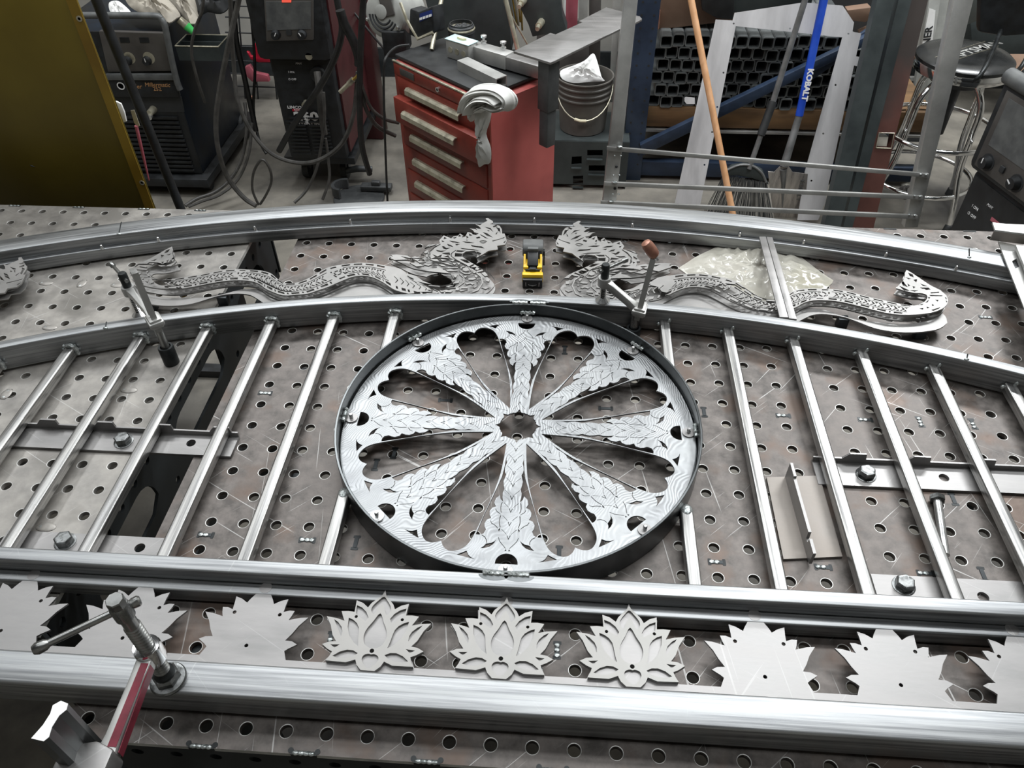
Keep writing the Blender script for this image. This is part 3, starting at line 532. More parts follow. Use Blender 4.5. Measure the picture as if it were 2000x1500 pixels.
# butt-weld seams across the arch tubes and little studs on the outer liner
def seam(u0, v0, u1, v1):
    a = pz(u0, v0, T+ZH); b = pz(u1, v1, T+ZH)
    g = G(T); g.tube([(a.x, a.y, ZH), (b.x, b.y, ZH)], 0.0013, 6); o = build(g, 'seam', 'blacksteel', gate)
    g = G(T); g.ball((b.x, b.y, ZH), .003, 1.6, 1, .8, 8); build(g, 'weld_bead', 'weld', o, smooth=True)
seam(237, 434, 232, 457); seam(1893, 486, 1893, 503); seam(208, 629, 206, 641); seam(1890, 692, 1888, 702)
for u, v in ((200.4,481.4),(310.5,466),(499.5,445),(685,431.6),(879.5,427.4),(1043.6,428),(1234.6,439),(1444,457),(1568.8,471.5),(1729,496),(1866,522)):
    p = pz(u, v+5, T+ZS); g = G(T); g.lathe([(.0034,ZS),(.0034,ZS+.007),(.0022,ZS+.010),(1e-6,ZS+.011)], (p.x, p.y, 0), 10); build(g, 'stud', 'bright', gate, smooth=True)

# ---- lotus panel
half = [(56.8,-16.5),(51.5,-4.5),(55.5,-1.0),(65.5,5.5),(58,9.5),(48.5,10.2),(55,20),(61,32),(70.5,44.6),(60,43.5),(52,41.3),(45.0,39.3),(47.5,45.5),(49.5,53.0),(42.5,53.2),(35.0,50.5),(35.3,60),(36.3,70.0),(27,66.8),(18.6,61.4),(15.5,67.5),(10.5,75.4)]
def lot_w(p, cx): return (cx+p[0]/1000, -0.669+p[1]/1000)
lx = [AX+0.0025+0.1662*k for k in range(-6, 9)]
out = []
Yt, Yb = -0.5940, -0.7030
xs0, xs1 = -1.0, 1.95
out = [(xs0, Yb), (xs1, Yb), (xs1, -0.6855)]
for cx in lx[::-1]:
    out += [lot_w(p, cx) for p in half]+[lot_w((-a, b), cx) for a, b in half[::-1]]
out.append((xs0, -0.6855))
hol = []
for cx in lx:
    for dx, dy in ((0, 0), (31, 46.3), (-31, 46.3)): hol.append(circ(cx+dx/1000, -0.669+dy/1000, 0.0026, 12))
plate('lotus_panel', [out]+hol, T+0.028, 0.003, 'sheet', gate)
for cx in (lx[4], lx[6]+0.001, lx[8], lx[10], lx[2]):
    g = G(T); g.lathe([(.0085,ZS-.0002),(.0085,ZS+.0003),(.0062,ZS+.0005)], (cx, -0.5835, 0), 20); build(g, 'plug_weld', 'sheet', gate, smooth=True)

# ---- three cut lotus flowers resting on the panel
full = [(0,88.8),(2.5,81),(9,74),(15,67.5),(18.3,60.8),(26,66.8),(35.8,70.2),(35.2,62),(34.8,52.8),(43,53.5),(52.3,52.6),(48.5,45),(45.1,39.0),(56,42),(70.2,43.8),(62,32),(56,18),(49.3,9.6),(58,8.5),(66.3,4.2),(58,-1.5),(50.9,-4.8),(53,-11),(56.4,-17.2),(45,-17.5),(30,-17.8),(18.5,-13.2),(15.5,-20),(8.8,-26.5)]
fl = full+[(-a, b) for a, b in full[::-1][:-1]]
cut = {'drop': [(0,53.5),(7,41),(13,30),(15,20),(12,9.5),(6,4.7),(0,3.4),(-6,4.7),(-12,9.5),(-15,20),(-13,30),(-7,41)],
       'dome': [(0,78.4),(6,72.5),(12,64),(13.2,57.5),(9.8,52.2),(7.5,53),(3.5,63),(0,67.5),(-3.5,63),(-7.5,53),(-9.8,52.2),(-13.2,57.5),(-12,64),(-6,72.5)],
       'heart': [(0,-23.6),(6.5,-19),(10.6,-12),(9,-6.5),(3.5,-4.2),(0,-5),(-3.5,-4.2),(-9,-6.5),(-10.6,-12),(-6.5,-19)]}
side = [[(33.8,63),(32.4,51),(26,46),(17.3,40.7),(14.6,46.5),(19,54),(26,60)], [(40.5,44),(39,31),(34,19),(26,9.5),(19,5),(21,14),(22.6,25),(24,31),(28,37),(34,41.5)],
        [(59.3,40.2),(53,36.5),(46.8,30),(44.3,24),(44.2,16.5),(49,24),(54,32)], [(43.2,5.6),(55.4,4.6),(49,0.6)],
        [(17.4,-4.6),(24,-1.2),(32,-0.8),(41,-4.2),(49.0,-10.5),(42,-12.6),(32,-12.4),(23,-9.4)]]
for i, (cx, where) in enumerate(((lx[5], 'leftmost'), (lx[6], 'middle'), (lx[7], 'rightmost'))):
    t = thing('lotus_flower', where+' of the three openwork steel lotus flowers on the gate panel', 'ornament', (cx, -0.669, T+ZS), 0, 'openwork lotus flowers on the bottom panel')
    rot = Matrix.Translation((cx, -0.669, 0)) @ Matrix.Rotation(R((-0.8, -1.0, 0.6)[i]), 4, 'Z')
    W = lambda P_: [(a/1000, b/1000) for a, b in P_]
    outl = W(smoothp(fl, 1, True))
    hl = [W(smoothp(v, 3, True)) for v in cut.values()]
    for sd in side:
        sp = smoothp(sd, 1, True); hl.append(W(sp)); hl.append(W([(-a, b) for a, b in sp]))
    dots = [circ(0, 0, 0.0030, 12), circ(0.031, 0.0463, 0.0028, 12), circ(-0.031, 0.0463, 0.0028, 12)]
    plate('back_plate', [outl]+dots, T+ZS, 0.0026, 'sheet', t, rot)
    sc = [[(a*1.0, b*1.0) for a, b in outl]]
    plate('front_plate', sc+hl+dots[:1]+[circ(0.031, 0.0463, 0.0022, 12), circ(-0.031, 0.0463, 0.0022, 12)], T+ZS+0.0028, 0.0034, 'lotus', t, rot)
# ================================================================ serpent ornaments
def sm(L): return [(a/10000, b/10000) for a, b in L]
HB, BB, TL, BE = sm(HEAD), sm(BODYB), sm(TAIL), sm(BELLY)
BB = BB[1:]; HB[-1] = (0.1664, 0.1654)
backc = smoothp(BB+TL[:19], 3)                        # back edge, neck to tail head
bellyc = smoothp(TL[30:]+[(0.212,0.078),(0.245,0.069),(0.290,0.0645),(0.335,0.069),(0.362,0.079)]+BE, 3)
outline = HB+backc+TL[19:30]+bellyc
def rs(P_, n):                                         # resample a polyline
    d = [0]
    for a, b in zip(P_, P_[1:]): d.append(d[-1]+math.dist(a, b))
    o = []; j = 0
    for i in range(n+1):
        t = d[-1]*i/n
        while j < len(d)-2 and d[j+1] < t: j += 1
        q = (t-d[j])/max(1e-9, d[j+1]-d[j]); o.append((P_[j][0]+(P_[j+1][0]-P_[j][0])*q, P_[j][1]+(P_[j+1][1]-P_[j][1])*q))
    return o
NB = 200
bk = rs(smoothp([HB[-1]]+BB+TL[:13], 3), NB)                # along the body
be = rs(smoothp((TL[34:][::-1])[:20], 3), NB)
def bd(u, v):
    i = min(NB, max(0, u*NB)); j = int(min(NB-1, i)); q = i-j
    a = [bk[j][c]+(bk[j+1][c]-bk[j][c])*q for c in (0, 1)]; b = [be[j][c]+(be[j+1][c]-be[j][c])*q for c in (0, 1)]
    return (a[0]+(b[0]-a[0])*v, a[1]+(b[1]-a[1])*v)
def quad(u0, u1, v0, v1, n=1, sl=0.0):
    return [bd(u0+(u1-u0)*i/n, v0) for i in range(n+1)]+[bd(u1+sl-(u1-u0)*i/n, v1) for i in range(n+1)]
sh = []
LBODY = 0.50
for v0, v1, n in ((0.225, 0.262, 0), (0.705, 0.745, 0)):
    for a, b in ((0.02, 0.205), (0.275, 0.66), (0.705, 0.985)): sh.append(quad(a, b, v0, v1, 16))
u = 0.012; i = 0
while u < 0.97:
    L = 0.030 if i % 2 == 0 else 0.006
    if not (0.2 < u < 0.27 or 0.645 < u < 0.70): sh.append(quad(u, u+L, 0.795, 0.92))
    u += L+0.011; i += 1
u = 0.02
while u < 0.97:
    if not (0.2 < u < 0.26 or 0.64 < u < 0.70): sh.append(quad(u, u+0.034, 0.05, 0.145, 1, 0.004))
    u += 0.049
u = 0.03; i = 0
while u < 0.975:
    if not (0.205 < u < 0.27 or 0.65 < u < 0.70):
        c = u+0.010
        sh.append([bd(c-0.011, 0.32), bd(c-0.001, 0.48), bd(c-0.011, 0.64), bd(c-0.005, 0.65), bd(c+0.007, 0.48), bd(c-0.005, 0.31)])
        sh.append([bd(c+0.0025, 0.30), bd(c+0.0145, 0.30), bd(c+0.010, 0.43)]); sh.append([bd(c+0.0025, 0.67), bd(c+0.0145, 0.67), bd(c+0.010, 0.53)])
    u += 0.0265; i += 1
for uc in (0.238, 0.676):
    c0 = bd(uc, 0.49); ro = 0.0085
    for a in (10, 100, 190, 280): sh.append(circ(c0[0], c0[1], ro, 6, a, a+70)+circ(c0[0], c0[1], ro*0.62, 6, a+70, a))
    for du in (-0.020, 0.020):
        sh.append(quad(uc+du-0.003, uc+du+0.003, 0.30, 0.46, 1, 0.004)); sh.append(quad(uc+du-0.003, uc+du+0.003, 0.54, 0.70, 1, -0.004))
    for v in (0.10, 0.84): sh.append(quad(uc-0.012, uc+0.012, v-0.03, v+0.05, 3))
_b2 = rs(HB[-8:][::-1], 60); _e2 = rs([(0.1899,.0877),(0.212,.078),(.245,.069),(.290,.0645),(.325,.068)], 60)
def bd2(u, v):
    i = int(max(0, min(60, u*60))); return tuple(_b2[i][c]+(_e2[i][c]-_b2[i][c])*v for c in (0, 1))
for k in range(9):
    c = 0.06+k*0.10
    sh.append([bd2(c, .42), bd2(c+.045, .54), bd2(c, .68), bd2(c+.018, .69), bd2(c+.066, .54), bd2(c+.018, .41)])
    sh.append([bd2(c, .82), bd2(c+(.066 if k % 2 else .033), .82), bd2(c+(.066 if k % 2 else .033), .93), bd2(c, .93)])
HX = [sm(h) for h in HOLES]
HX = [h for h in HX if not (-0.30 < min(p[0] for p in h) and max(p[0] for p in h) < 0.190 and max(p[1] for p in h) < 0.142)]
HX = [h for h in HX if not (max(p[0] for p in h)-min(p[0] for p in h) > 0.05 and min(p[1] for p in h) < 0.095 and min(p[0] for p in h) < -0.2)]
def grow(h, f=1.14):
    c = (sum(q[0] for q in h)/len(h), sum(q[1] for q in h)/len(h)); w_ = max(q[0] for q in h)-min(q[0] for q in h)
    return h if w_ > 0.03 else [(c[0]+(q[0]-c[0])*f, c[1]+(q[1]-c[1])*f) for q in h]
HX = [grow(h) for h in HX]
def serpent(name, label, mirror, dx, dy, z, rot=0.0):
    Mx = Matrix.Translation((dx, dy, 0)) @ Matrix.Rotation(rot, 4, 'Z')
    f = (lambda P_: [(-a, b) for a, b in P_]) if mirror else (lambda P_: P_)
    t = thing(name, label, 'ornament', (dx, dy, z), 0, None)
    # a slightly smaller plain backing under the openwork plate
    plate('openwork_plate', [f(outline)]+[f(h) for h in sh+HX], z+0.0065, 0.003, 'naga', t, Mx)
    plate('backing_plate', [f(outline)], z-0.0075, 0.0025, 'naga', t, Mx)
    return t
ZN = T+0.0335
serpent('serpent_ornament', 'long openwork steel serpent left of the yellow tape measure, head raised right', False, 0, 0, ZN)
serpent('serpent_ornament', 'long openwork steel serpent right of the tape measure with its head beside it', True, 2*AX-0.0125+0.0, 0.0, ZN)
_q = pz(43, 545, T+.04); S3X, S3Y = _q.x-0.3925, _q.y-0.288
serpent('serpent_ornament', 'openwork serpent head cut off by the left edge of the picture', False, S3X, S3Y, ZN)
# plain cut plates lying under the serpents
low = [(150,150),(70,140),(30,100),(-25,80),(-54,83.1),(-75.7,92.5),(-98.1,96.0),(-125.5,92.7),(-154.8,76.8),(-183.6,64),(-220.8,60),(-259.8,56),(-293.2,62),(-323.5,75),(-345.4,96.4),(-353,85),(-348,64.0),(-328.4,46.6),(-302,37.4),(-268,32.1),(-237,33.6),(-207,42.2),(-179.7,60.2),(-159,72),(-127.8,79),(-102,76),(-83,64),(-63,50),(-30,38),(5,38),(60,46),(120,54),(190,63),(230,67),(300,74),(300,95),(230,95)]
for mir, lab in ((False, 'plain wavy backing plate under the left serpent'), (True, 'plain wavy backing plate under the right serpent')):
    q = [((-a/1000+2*AX-0.0125) if mir else a/1000, b/1000) for a, b in low]
    t = plate('plain_backing_plate', [smoothp(q, 3, True)], T+0.0222, 0.003, 'naga'); tag(t, lab, 'plate')
    # spacer blocks the plates rest on
    for k, x in enumerate((-0.30, -0.16, 0.05, 0.26)):
        X = (2*AX-0.0125-x) if mir else x; Y = (0.050, 0.075, 0.075, 0.080)[k]
        g = G(T); g.box(X-0.010, X+0.010, Y-0.008, Y+0.008, 0.0002, 0.0220)
        o = build(g, 'spacer_block', 'apron', None, bevel=0.0015); tag(o, 'small dark steel spacer block under the %s serpent plates' % ('right' if mir else 'left'), 'block', 'spacer blocks under the %s serpent' % ('right' if mir else 'left'))

# ================================================================ tape measure
def tape():
    t = thing('tape_measure', 'yellow and black tape measure standing on the table between the serpents', 'tape measure', (0.463, 0.21, T))
    Mx = Matrix.Translation((0.4625, 0.163, T)) @ Matrix.Scale(1.06, 4) @ Matrix.Rotation(R(2.0), 4, 'Z')
    # side profile in (y, z), extruded along x
    yz = Matrix(((0,0,1,0),(1,0,0,0),(0,1,0,0),(0,0,0,1)))
    w = 0.0205
    g = G(); g.prism([(0.020,0),(0.094,0),(0.100,0.008),(0.103,0.028),(0.098,0.042),(0.085,0.052),(0.068,0.054),(0.058,0.050),(0.048,0.032),(0.020,0.030)], -w+0.003, w-0.003, Mx @ yz); build(g, 'core', 'black', t, bevel=0.002)
    g = G(); g.prism([(0.055,0.036),(0.105,0.012),(0.107,0.030),(0.101,0.046),(0.087,0.0565),(0.067,0.0585),(0.058,0.052)], -w, w, Mx @ yz); build(g, 'rubber_grip', 'greypl', t, bevel=0.0035)
    for s in (-1, 1):
        g = G(); g.prism([(0.012,0.004),(0.100,0.004),(0.104,0.014),(0.066,0.036),(0.052,0.045),(0.014,0.026)], s*(w-0.0045)-0.0022*(1), s*(w-0.0045)+0.0022, Mx @ yz); build(g, 'side_shell', 'yellow', t, bevel=0.0012)
        g = G(); g.box(s*0.0135-0.005, s*0.0135+0.005, 0.022, 0.052, 0.026, 0.035, Mx); build(g, 'top_rail', 'yellow', t, bevel=0.002)
    g = G(); g.box(-w, w, 0.008, 0.020, 0.006, 0.027, Mx); build(g, 'front_bumper', 'yellow', t, bevel=0.003)
    g = G(); g.box(-w+0.001, w-0.001, 0.0, 0.010, 0.0005, 0.020, Mx); nose = build(g, 'nose', 'black', t, bevel=0.002)
    g = G(); g.tube([Mx @ Vector(p) for p in ((-0.008,-0.001,0.010),(-0.004,-0.0015,0.0085),(0.0,-0.0017,0.008),(0.004,-0.0015,0.0085),(0.008,-0.001,0.010))], 0.0007, 6)
    for s in (-1, 1): g.tube([Mx @ Vector(p) for p in ((s*0.0125,-0.001,0.006),(s*0.013,-0.001,0.015))], 0.0006, 6)
    build(g, 'end_hook', 'bright', nose)
    g = G(); g.prism([(0.030,0.030),(0.052,0.046),(0.056,0.052),(0.046,0.050),(0.026,0.036)], -0.0105, 0.0105, Mx @ yz); lk = build(g, 'lock_lever', 'black', t, bevel=0.0015)
    g = G(); g.prism([(0.050,0.049),(0.058,0.052),(0.056,0.060),(0.050,0.058)], -0.0105, 0.0105, Mx @ yz); build(g, 'lever_pad', 'greypl', lk, bevel=0.0012)
    g = G(); g.box(-0.006, 0.006, 0.018, 0.034, 0.028, 0.033, Mx); build(g, 'tape_blade', 'black', t)
    g = G(); g.box(w, w+0.003, 0.060, 0.070, 0.012, 0.046, Mx); build(g, 'belt_clip', 'blacksteel', t, bevel=0.001)
tape()

M['galv'] = mat('galvanised_sheet', '#9b9b99', '#bdbdba', metal=.6, rough=(.38,.5), scale=6, scratch=.15)
# ================================================================ clamps
def threaded(g, x, y, z0, z1, r, pitch=0.004):
    prof = [(r*0.76, z0)]; z = z0
    while z < z1-pitch: prof += [(r, z+pitch*0.38), (r, z+pitch*0.6), (r*0.76, z+pitch)]; z += pitch
    g.lathe(prof, (x, y, 0), 20)
def arm(g, a, b, z, wa, wb, h):
    a, b = Vector(a), Vector(b); d = (b-a).normalized(); n = Vector((-d.y, d.x))
    P_ = [a+n*wa, a-n*wa, a.lerp(b, .22)-n*wb*.85, b.lerp(a, .25)-n*wb*.85, b-n*wb*1.25, b+n*wb*1.25, b.lerp(a, .25)+n*wb*.85, a.lerp(b, .22)+n*wb*.85]
    g.prism([(p.x, p.y) for p in P_], z-h/2, z+h/2)
# -- big foreground F-clamp
cl = thing('bar_clamp', 'large steel screw clamp with red painted arm in the near left corner', 'clamp', (0.059, -0.731, T+ZH))
sx, sy = 0.0594, -0.7313
g = G(T); g.lathe([(.0215,ZH+.0002),(.0220,ZH+.003),(.0205,ZH+.0055),(.0165,ZH+.0065)], (sx, sy, 0), 36); ft = build(g, 'swivel_foot', 'bolt', cl, smooth=True)
g = G(T); g.lathe([(.0165,ZH+.0062),(.0165,ZH+.013),(.0140,ZH+.017)], (sx, sy, 0), 6, None, 0.3); build(g, 'hex_collar', 'bolt', ft)
g = G(T); g.lathe([(.0125,ZH+.015),(.0125,ZH+.021),(.0100,ZH+.024),(.0075,ZH+.030)], (sx, sy, 0), 24); build(g, 'socket', 'blacksteel', ft, smooth=True)
g = G(T); threaded(g, sx, sy, ZH+.026, 0.190, .0096, .0056); g.lathe([(.0082,.186),(.0082,.205),(.0108,.207),(.0108,.226),(.0095,.230)], (sx, sy, 0), 24); build(g, 'screw', 'clampst', cl, smooth=True)
g = G(T); g.lathe([(.0098,.2258),(.0098,.2395),(.0088,.2410)], (sx, sy, 0), 8, None, 0.2); build(g, 'screw_head', 'clampst', cl)
ha, hb = Vector((-0.0145, -0.7815, 0.2165+T)), Vector((0.0735, -0.7165, 0.2165+T)); hd = (hb-ha).normalized()
g = G(); g.tube([ha+hd*0.014, hb-hd*0.008], .0041, 14); g.tube([ha, ha+hd*.004, ha+hd*.012, ha+hd*.016], [.0048,.0068,.0062,.0041], 14); g.tube([hb-hd*.012, hb-hd*.008, hb-hd*.002, hb], [.0041,.0062,.0064,.0045], 14)
build(g, 'tommy_bar', 'clampst', cl, smooth=True)
g = G(T); g.lathe([(.0112,.110),(.0150,.111),(.0158,.117),(.0158,.136),(.0148,.140),(.0100,.1405)], (sx, sy, 0), 28); build(g, 'nut_boss', 'chrome', cl, smooth=True)
g = G(T); arm(g, (sx+.001, sy-.012), (0.062, -0.858), .125, .0095, .0100, .018); am = build(g, 'arm', 'galv', cl, bevel=0.003)
g = G(T); a0, b0 = Vector((sx+.0125, sy-.016)), Vector((0.0732, -0.848)); g.prism([(sx+.0088, sy-.018), (0.0745, -0.846), (0.0752, -0.846), (sx+.0105, sy-.018)], .1185, .1315)
build(g, 'painted_recess', 'redpaint', am)
g = G(T); g.prism([(sx+.0002, sy-.018), (sx+.0088, sy-.018), (0.0715, -0.842), (0.0620, -0.842)], .1340, .1346); build(g, 'painted_web', 'redpaint', am)
bx, by = 0.0405, -0.8650
g = G(T); g.prism([(bx-.022, by-.020), (bx+.034, by-.026), (bx+.034, by+.018), (bx+.012, by+.026), (bx-.022, by+.018)], .108, .143); build(g, 'sliding_jaw', 'sheet', cl, bevel=0.004)
prof = [(-.0065,-.016),(.0045,-.016),(.0065,-.012),(.0040,-.004),(.0040,.006),(.0068,.012),(.0050,.017),(-.002,.018),(-.0062,.013),(-.0040,.006),(-.0040,-.004)]
rz = Matrix.Translation((0.0335, -0.8475, 0)) @ Matrix.Rotation(R(-8), 4, 'Z')
g = G(T); g.prism([(a*1.25, b*1.15) for a, b in prof], -.28, .205, rz); rail = build(g, 'rail', 'ring', cl)
g = G(T); g.prism([(a*1.25, b*1.15) for a, b in prof], .205, .2056, rz); build(g, 'sawn_end', mat('glare_white_end', '#f4f4f0', '#ffffff', metal=0.1, rough=(.5,.6)), rail)  # near-white colour stands in for glare on the sawn steel end
g = G(T); g.box(-0.02, 0.04, -0.875, -0.80, -0.30, -0.27); build(g, 'fixed_jaw', 'clampst', cl, bevel=0.004)

# -- two bench clamps
def bench_clamp(label, bx, by, base_h, jz, top, px_, py_, foot_z, hx, hy, hz_, dark, twist, toppt=None, bz=None):
    bz = bz or jz
    c = thing('bench_clamp', label, 'clamp', (bx, by, T))
    g = G(T); g.lathe([(.0138,.0004),(.0140,.003),(.0140,base_h-.002),(.0130,base_h),(.0095,base_h),(.0095,base_h-.012)], (bx, by, 0), 28); build(g, 'spacer_sleeve', 'blacksteel' if dark else 'apron', c, smooth=True)
    g = G(T); g.lathe([(.0075,-.007),(.0075,jz-.005)], (bx, by, 0), 16); build(g, 'post', 'clampst', c, smooth=True)
    rz = Matrix.Translation((bx, by, 0)) @ Matrix.Rotation(twist, 4, 'Z')
    if toppt is not None:
        zd = (Vector(toppt)-Vector((bx, by, T))).normalized(); xd = Vector((math.cos(twist), math.sin(twist), 0)); yd = zd.cross(xd).normalized(); xd = yd.cross(zd)
        rz = Matrix((xd, yd, zd)).transposed().to_4x4(); rz.translation = Vector((bx, by, 0))
    g = G(T); g.prism([(-.0050,-.0095),(.0050,-.0095),(.0034,-.003),(.0034,.003),(.0050,.0095),(-.0050,.0095),(-.0034,.003),(-.0034,-.003)], jz-.02, top, rz); rl = build(g, 'rail', 'galv', c)
    g = G(T); g.box(-.0052,.0052,-.0098,.0098, top, top+.001, rz); build(g, 'rail_end', 'bright', rl)
    g = G(T); g.box(-.0105,.0105,-.0145,.0145, jz-.009, jz+.010, rz); g.box(-.013,.013,-.0175,.0175, jz-.004, jz+.0055, rz); build(g, 'sliding_jaw', 'galv', c, bevel=0.002)
    pa, pb = Vector((px_, py_, bz+T)), Vector((bx, by, jz+T+.003)); ln_ = (pb-pa).length; dh = (pb-pa).normalized(); M_ = basis(pa, dh, Vector((-dh.y, dh.x, 0)))
    g = G(); g.prism([(0,-.0085),(ln_*.25,-.0055),(ln_*.75,-.0055),(ln_,-.0085),(ln_,.0085),(ln_*.75,.0055),(ln_*.25,.0055),(0,.0085)], -.008, .008, M_); build(g, 'arm', 'galv', c, bevel=0.002)
    g = G(T); g.lathe([(.007,bz-.010),(.0118,bz-.009),(.0125,bz+.002),(.0118,bz+.009),(.007,bz+.009)], (px_, py_, 0), 24); build(g, 'nut_boss', 'galv', c, smooth=True)
    g = G(T); threaded(g, px_, py_, foot_z+.008, bz-.006, .0066, .0040); build(g, 'screw', 'chrome', c, smooth=True)
    g = G(T); g.lathe([(.0135,foot_z+.0003),(.0140,foot_z+.002),(.0110,foot_z+.005),(.006,foot_z+.010)], (px_, py_, 0), 24); build(g, 'foot', 'bright', c, smooth=True)
    g = G(T); g.lathe([(.0070,bz+.007),(.0080,bz+.010),(.0080,hz_+.008),(.0065,hz_+.011)], (px_, py_, 0), 18); build(g, 'screw_head', 'blacksteel', c, smooth=True)
    a, b = Vector((px_-(hx-px_)*.25, py_-(hy-py_)*.25, hz_)), Vector((hx, hy, hz_)); d = (b-a).normalized()
    g = G(T); g.tube([a, b-d*.01], .0034, 10); g.tube([b-d*.014, b-d*.010, b-d*.002, b], [.0034,.0052,.0054,.0035], 10); build(g, 'tommy_bar', 'clampst', c, smooth=True)
    return c
bench_clamp('small bench clamp with black sleeve in front of the left serpent', -0.2002, -0.1047, .040, .100, .208, -0.2850, -0.0180, .040, -0.3290, 0.0250, .128, True, R(40))
c3 = bench_clamp('bench clamp with copper coloured handle beside the wheel rim', 0.6639, 0.0262, .018, .062, .180, 0.6021, 0.0590, ZH, 0.6440, 0.0930, .128, False, R(-12), pz(1277, 501, T+.180), .1005)
a, b = pz(1279, 499, T+.184), pz(1261, 474, T+.210)
g = G(); d = (b-a); g.tube([a, a+d*.1, a+d*.4, a+d*.8, a+d*1.0, a+d*1.06], [.0085,.0102,.0108,.0104,.0085,.003], 16); build(g, 'handle', 'copper', c3, smooth=True)
g = G(); g.tube([a-d*.35, a+d*.05], .0030, 10); build(g, 'handle_pin', 'bright', c3, smooth=True)

# ================================================================ flat bar, plastic bag, fixture strips
def quadpts(L, z): return [(pz(u, v, z).x, pz(u, v, z).y) for u, v in L]
fb = thing('flat_bar', 'grey flat steel bar lying across the right serpent and plastic bag', 'bar', (0.95, 0.16, T+.044))
for i, (q, nm) in enumerate(((((1483,461),(1496,461),(1540,619),(1523,618)), 'bar_half'), (((1497.5,461),(1509,462),(1557,622),(1541.5,620)), 'bar_half'))):
    g = G(); g.prism(quadpts(q, T+.046), T+.0405, T+.0450-(i*.0006)); build(g, nm, 'sheet', fb, bevel=0.0006)
M['film'] = mat('yellowed_plastic_film', '#cbc8bb', '#e2dfd4', rough=(0.12, 0.3), scale=9, c3='#b9b497', c3amt=.58, alpha=0.6, coat=0.6)
def bag():
    outl = [pz(u, v, T+.003) for u, v in ((1325,523),(1360,500),(1400,481),(1432,470),(1480,467),(1520,470),(1545,485),(1570,505),(1600,528),(1630,548),(1610,566),(1570,575),(1530,590),(1490,592),(1450,570),(1400,552),(1350,540))]
    c = sum(outl, Vector())/len(outl); bm = bmesh.new(); rings = 15
    rnd = random.Random(5)
    vs = []
    for i in range(rings):
        t = i/(rings-1); row = []
        O = rs([tuple(p)[:2] for p in outl+outl[:1]], 68)[:-1]
        for j, p in enumerate(O):
            p = Vector((p[0], p[1], T)); q = c.lerp(p, t)
            hgt = (1-t**2.2)*0.010+(0.0060*math.sin(q.x*120+math.sin(q.y*75)*2.3)*math.sin(q.y*95+q.x*60)+0.004*math.sin(q.x*260+q.y*210)*math.cos(q.y*310))*(1-t**5)
            row.append(bm.verts.new((q.x, q.y, T+0.0015+max(0, hgt)+0.0006*rnd.random())))
        vs.append(row)
    n = len(vs[0])
    for i in range(rings-1):
        for j in range(n):
            if i == 0: 
                if j == 0: bm.faces.new(vs[1])
                continue
            f = bm.faces.new((vs[i][j], vs[i][(j+1) % n], vs[i+1][(j+1) % n], vs[i+1][j]))
    for f in bm.faces: f.smooth = True
    for v in vs[0]: bm.verts.remove(v)
    me = bpy.data.meshes.new('plastic_bag'); bm.to_mesh(me); bm.free(); me.materials.append(M['film'])
    o = bpy.data.objects.new('plastic_bag', me); COL.objects.link(o)
    tag(o, 'crumpled yellowish clear plastic bag under the flat bar behind the right serpent', 'bag')
bag()

def hexbolt(g, x, y, z, r=.0135, h=.0115):
    g.lathe([(r, z), (r, z+h*.8), (r*.86, z+h), (r*.55, z+h)], (x, y, 0), 6, None, 0.25)
def fixture(name, label, x0, x1, y0, y1, teeth_y, bolts, holes, sgn, phase):
    t = thing(name, label, 'fixture bar', ((x0+x1)/2, (y0+y1)/2, T))
    outl = [(x0, y0), (x1, y0), (x1, y1), (x0, y1)]
    plate('flat_leg', [outl]+[circ(hx, hy, .0078, 20) for hx, hy in holes], T+.0006, .005, 'sheet', t)
    if teeth_y is not None:
        prof = [(x0, 0)]; x = x0+phase; up = True
        pts = [(x0, .0095)]
        while x < x1-.03:
            pts += [(x, .0095), (x+.010, .021), (x+.036, .021), (x+.038, .0095)]; x += .1003
        prof = [(x0, 0)]+pts+[(x1, .0095), (x1, 0)]
        yz = Matrix(((1,0,0,0),(0,0,1,0),(0,1,0,0),(0,0,0,1)))
        g = G(); g.prism(prof, -.003, .0, Matrix.Translation((0, teeth_y, T+.0056)) @ yz); build(g, 'toothed_leg', 'sheet', t)
    for bx, by in bolts:
        g = G(T); g.lathe([(.016,.0057),(.016,.0066),(.012,.0067)], (bx, by, 0), 24); hexbolt(g, bx, by, .0067); b = build(g, 'bolt', 'bolt', t, bevel=.0008)
    return t
m = lambda x: 2*AX-x
fixture('slotted_fixture_bar', 'toothed steel fixture bar bolted across both tables under the left balusters', -0.405, -0.011, -0.3305, -0.284, -0.284, [(-0.2015, -0.309)], [(-0.0868, -0.3055)], 1, .045)
fixture('slotted_fixture_bar', 'toothed steel fixture bar bolted to the table under the right balusters', m(-0.018), 1.34, -0.3305, -0.278, -0.280, [(1.0180, -0.3075)], [(1.14, -0.3055)], 1, .045)
fixture('slotted_fixture_bar', 'flat fixture bar with a big bolt beside the middle rail on the left', -0.300, -0.030, -0.548, -0.495, None, [(-0.2025, -0.511)], [(-0.0868, -0.514)], 1, .05)
fixture('slotted_fixture_bar', 'flat fixture bar with a big bolt beside the middle rail on the right', 0.978, 1.30, -0.548, -0.492, None, [(1.0190, -0.509)], [(1.124, -0.520)], 1, .05)
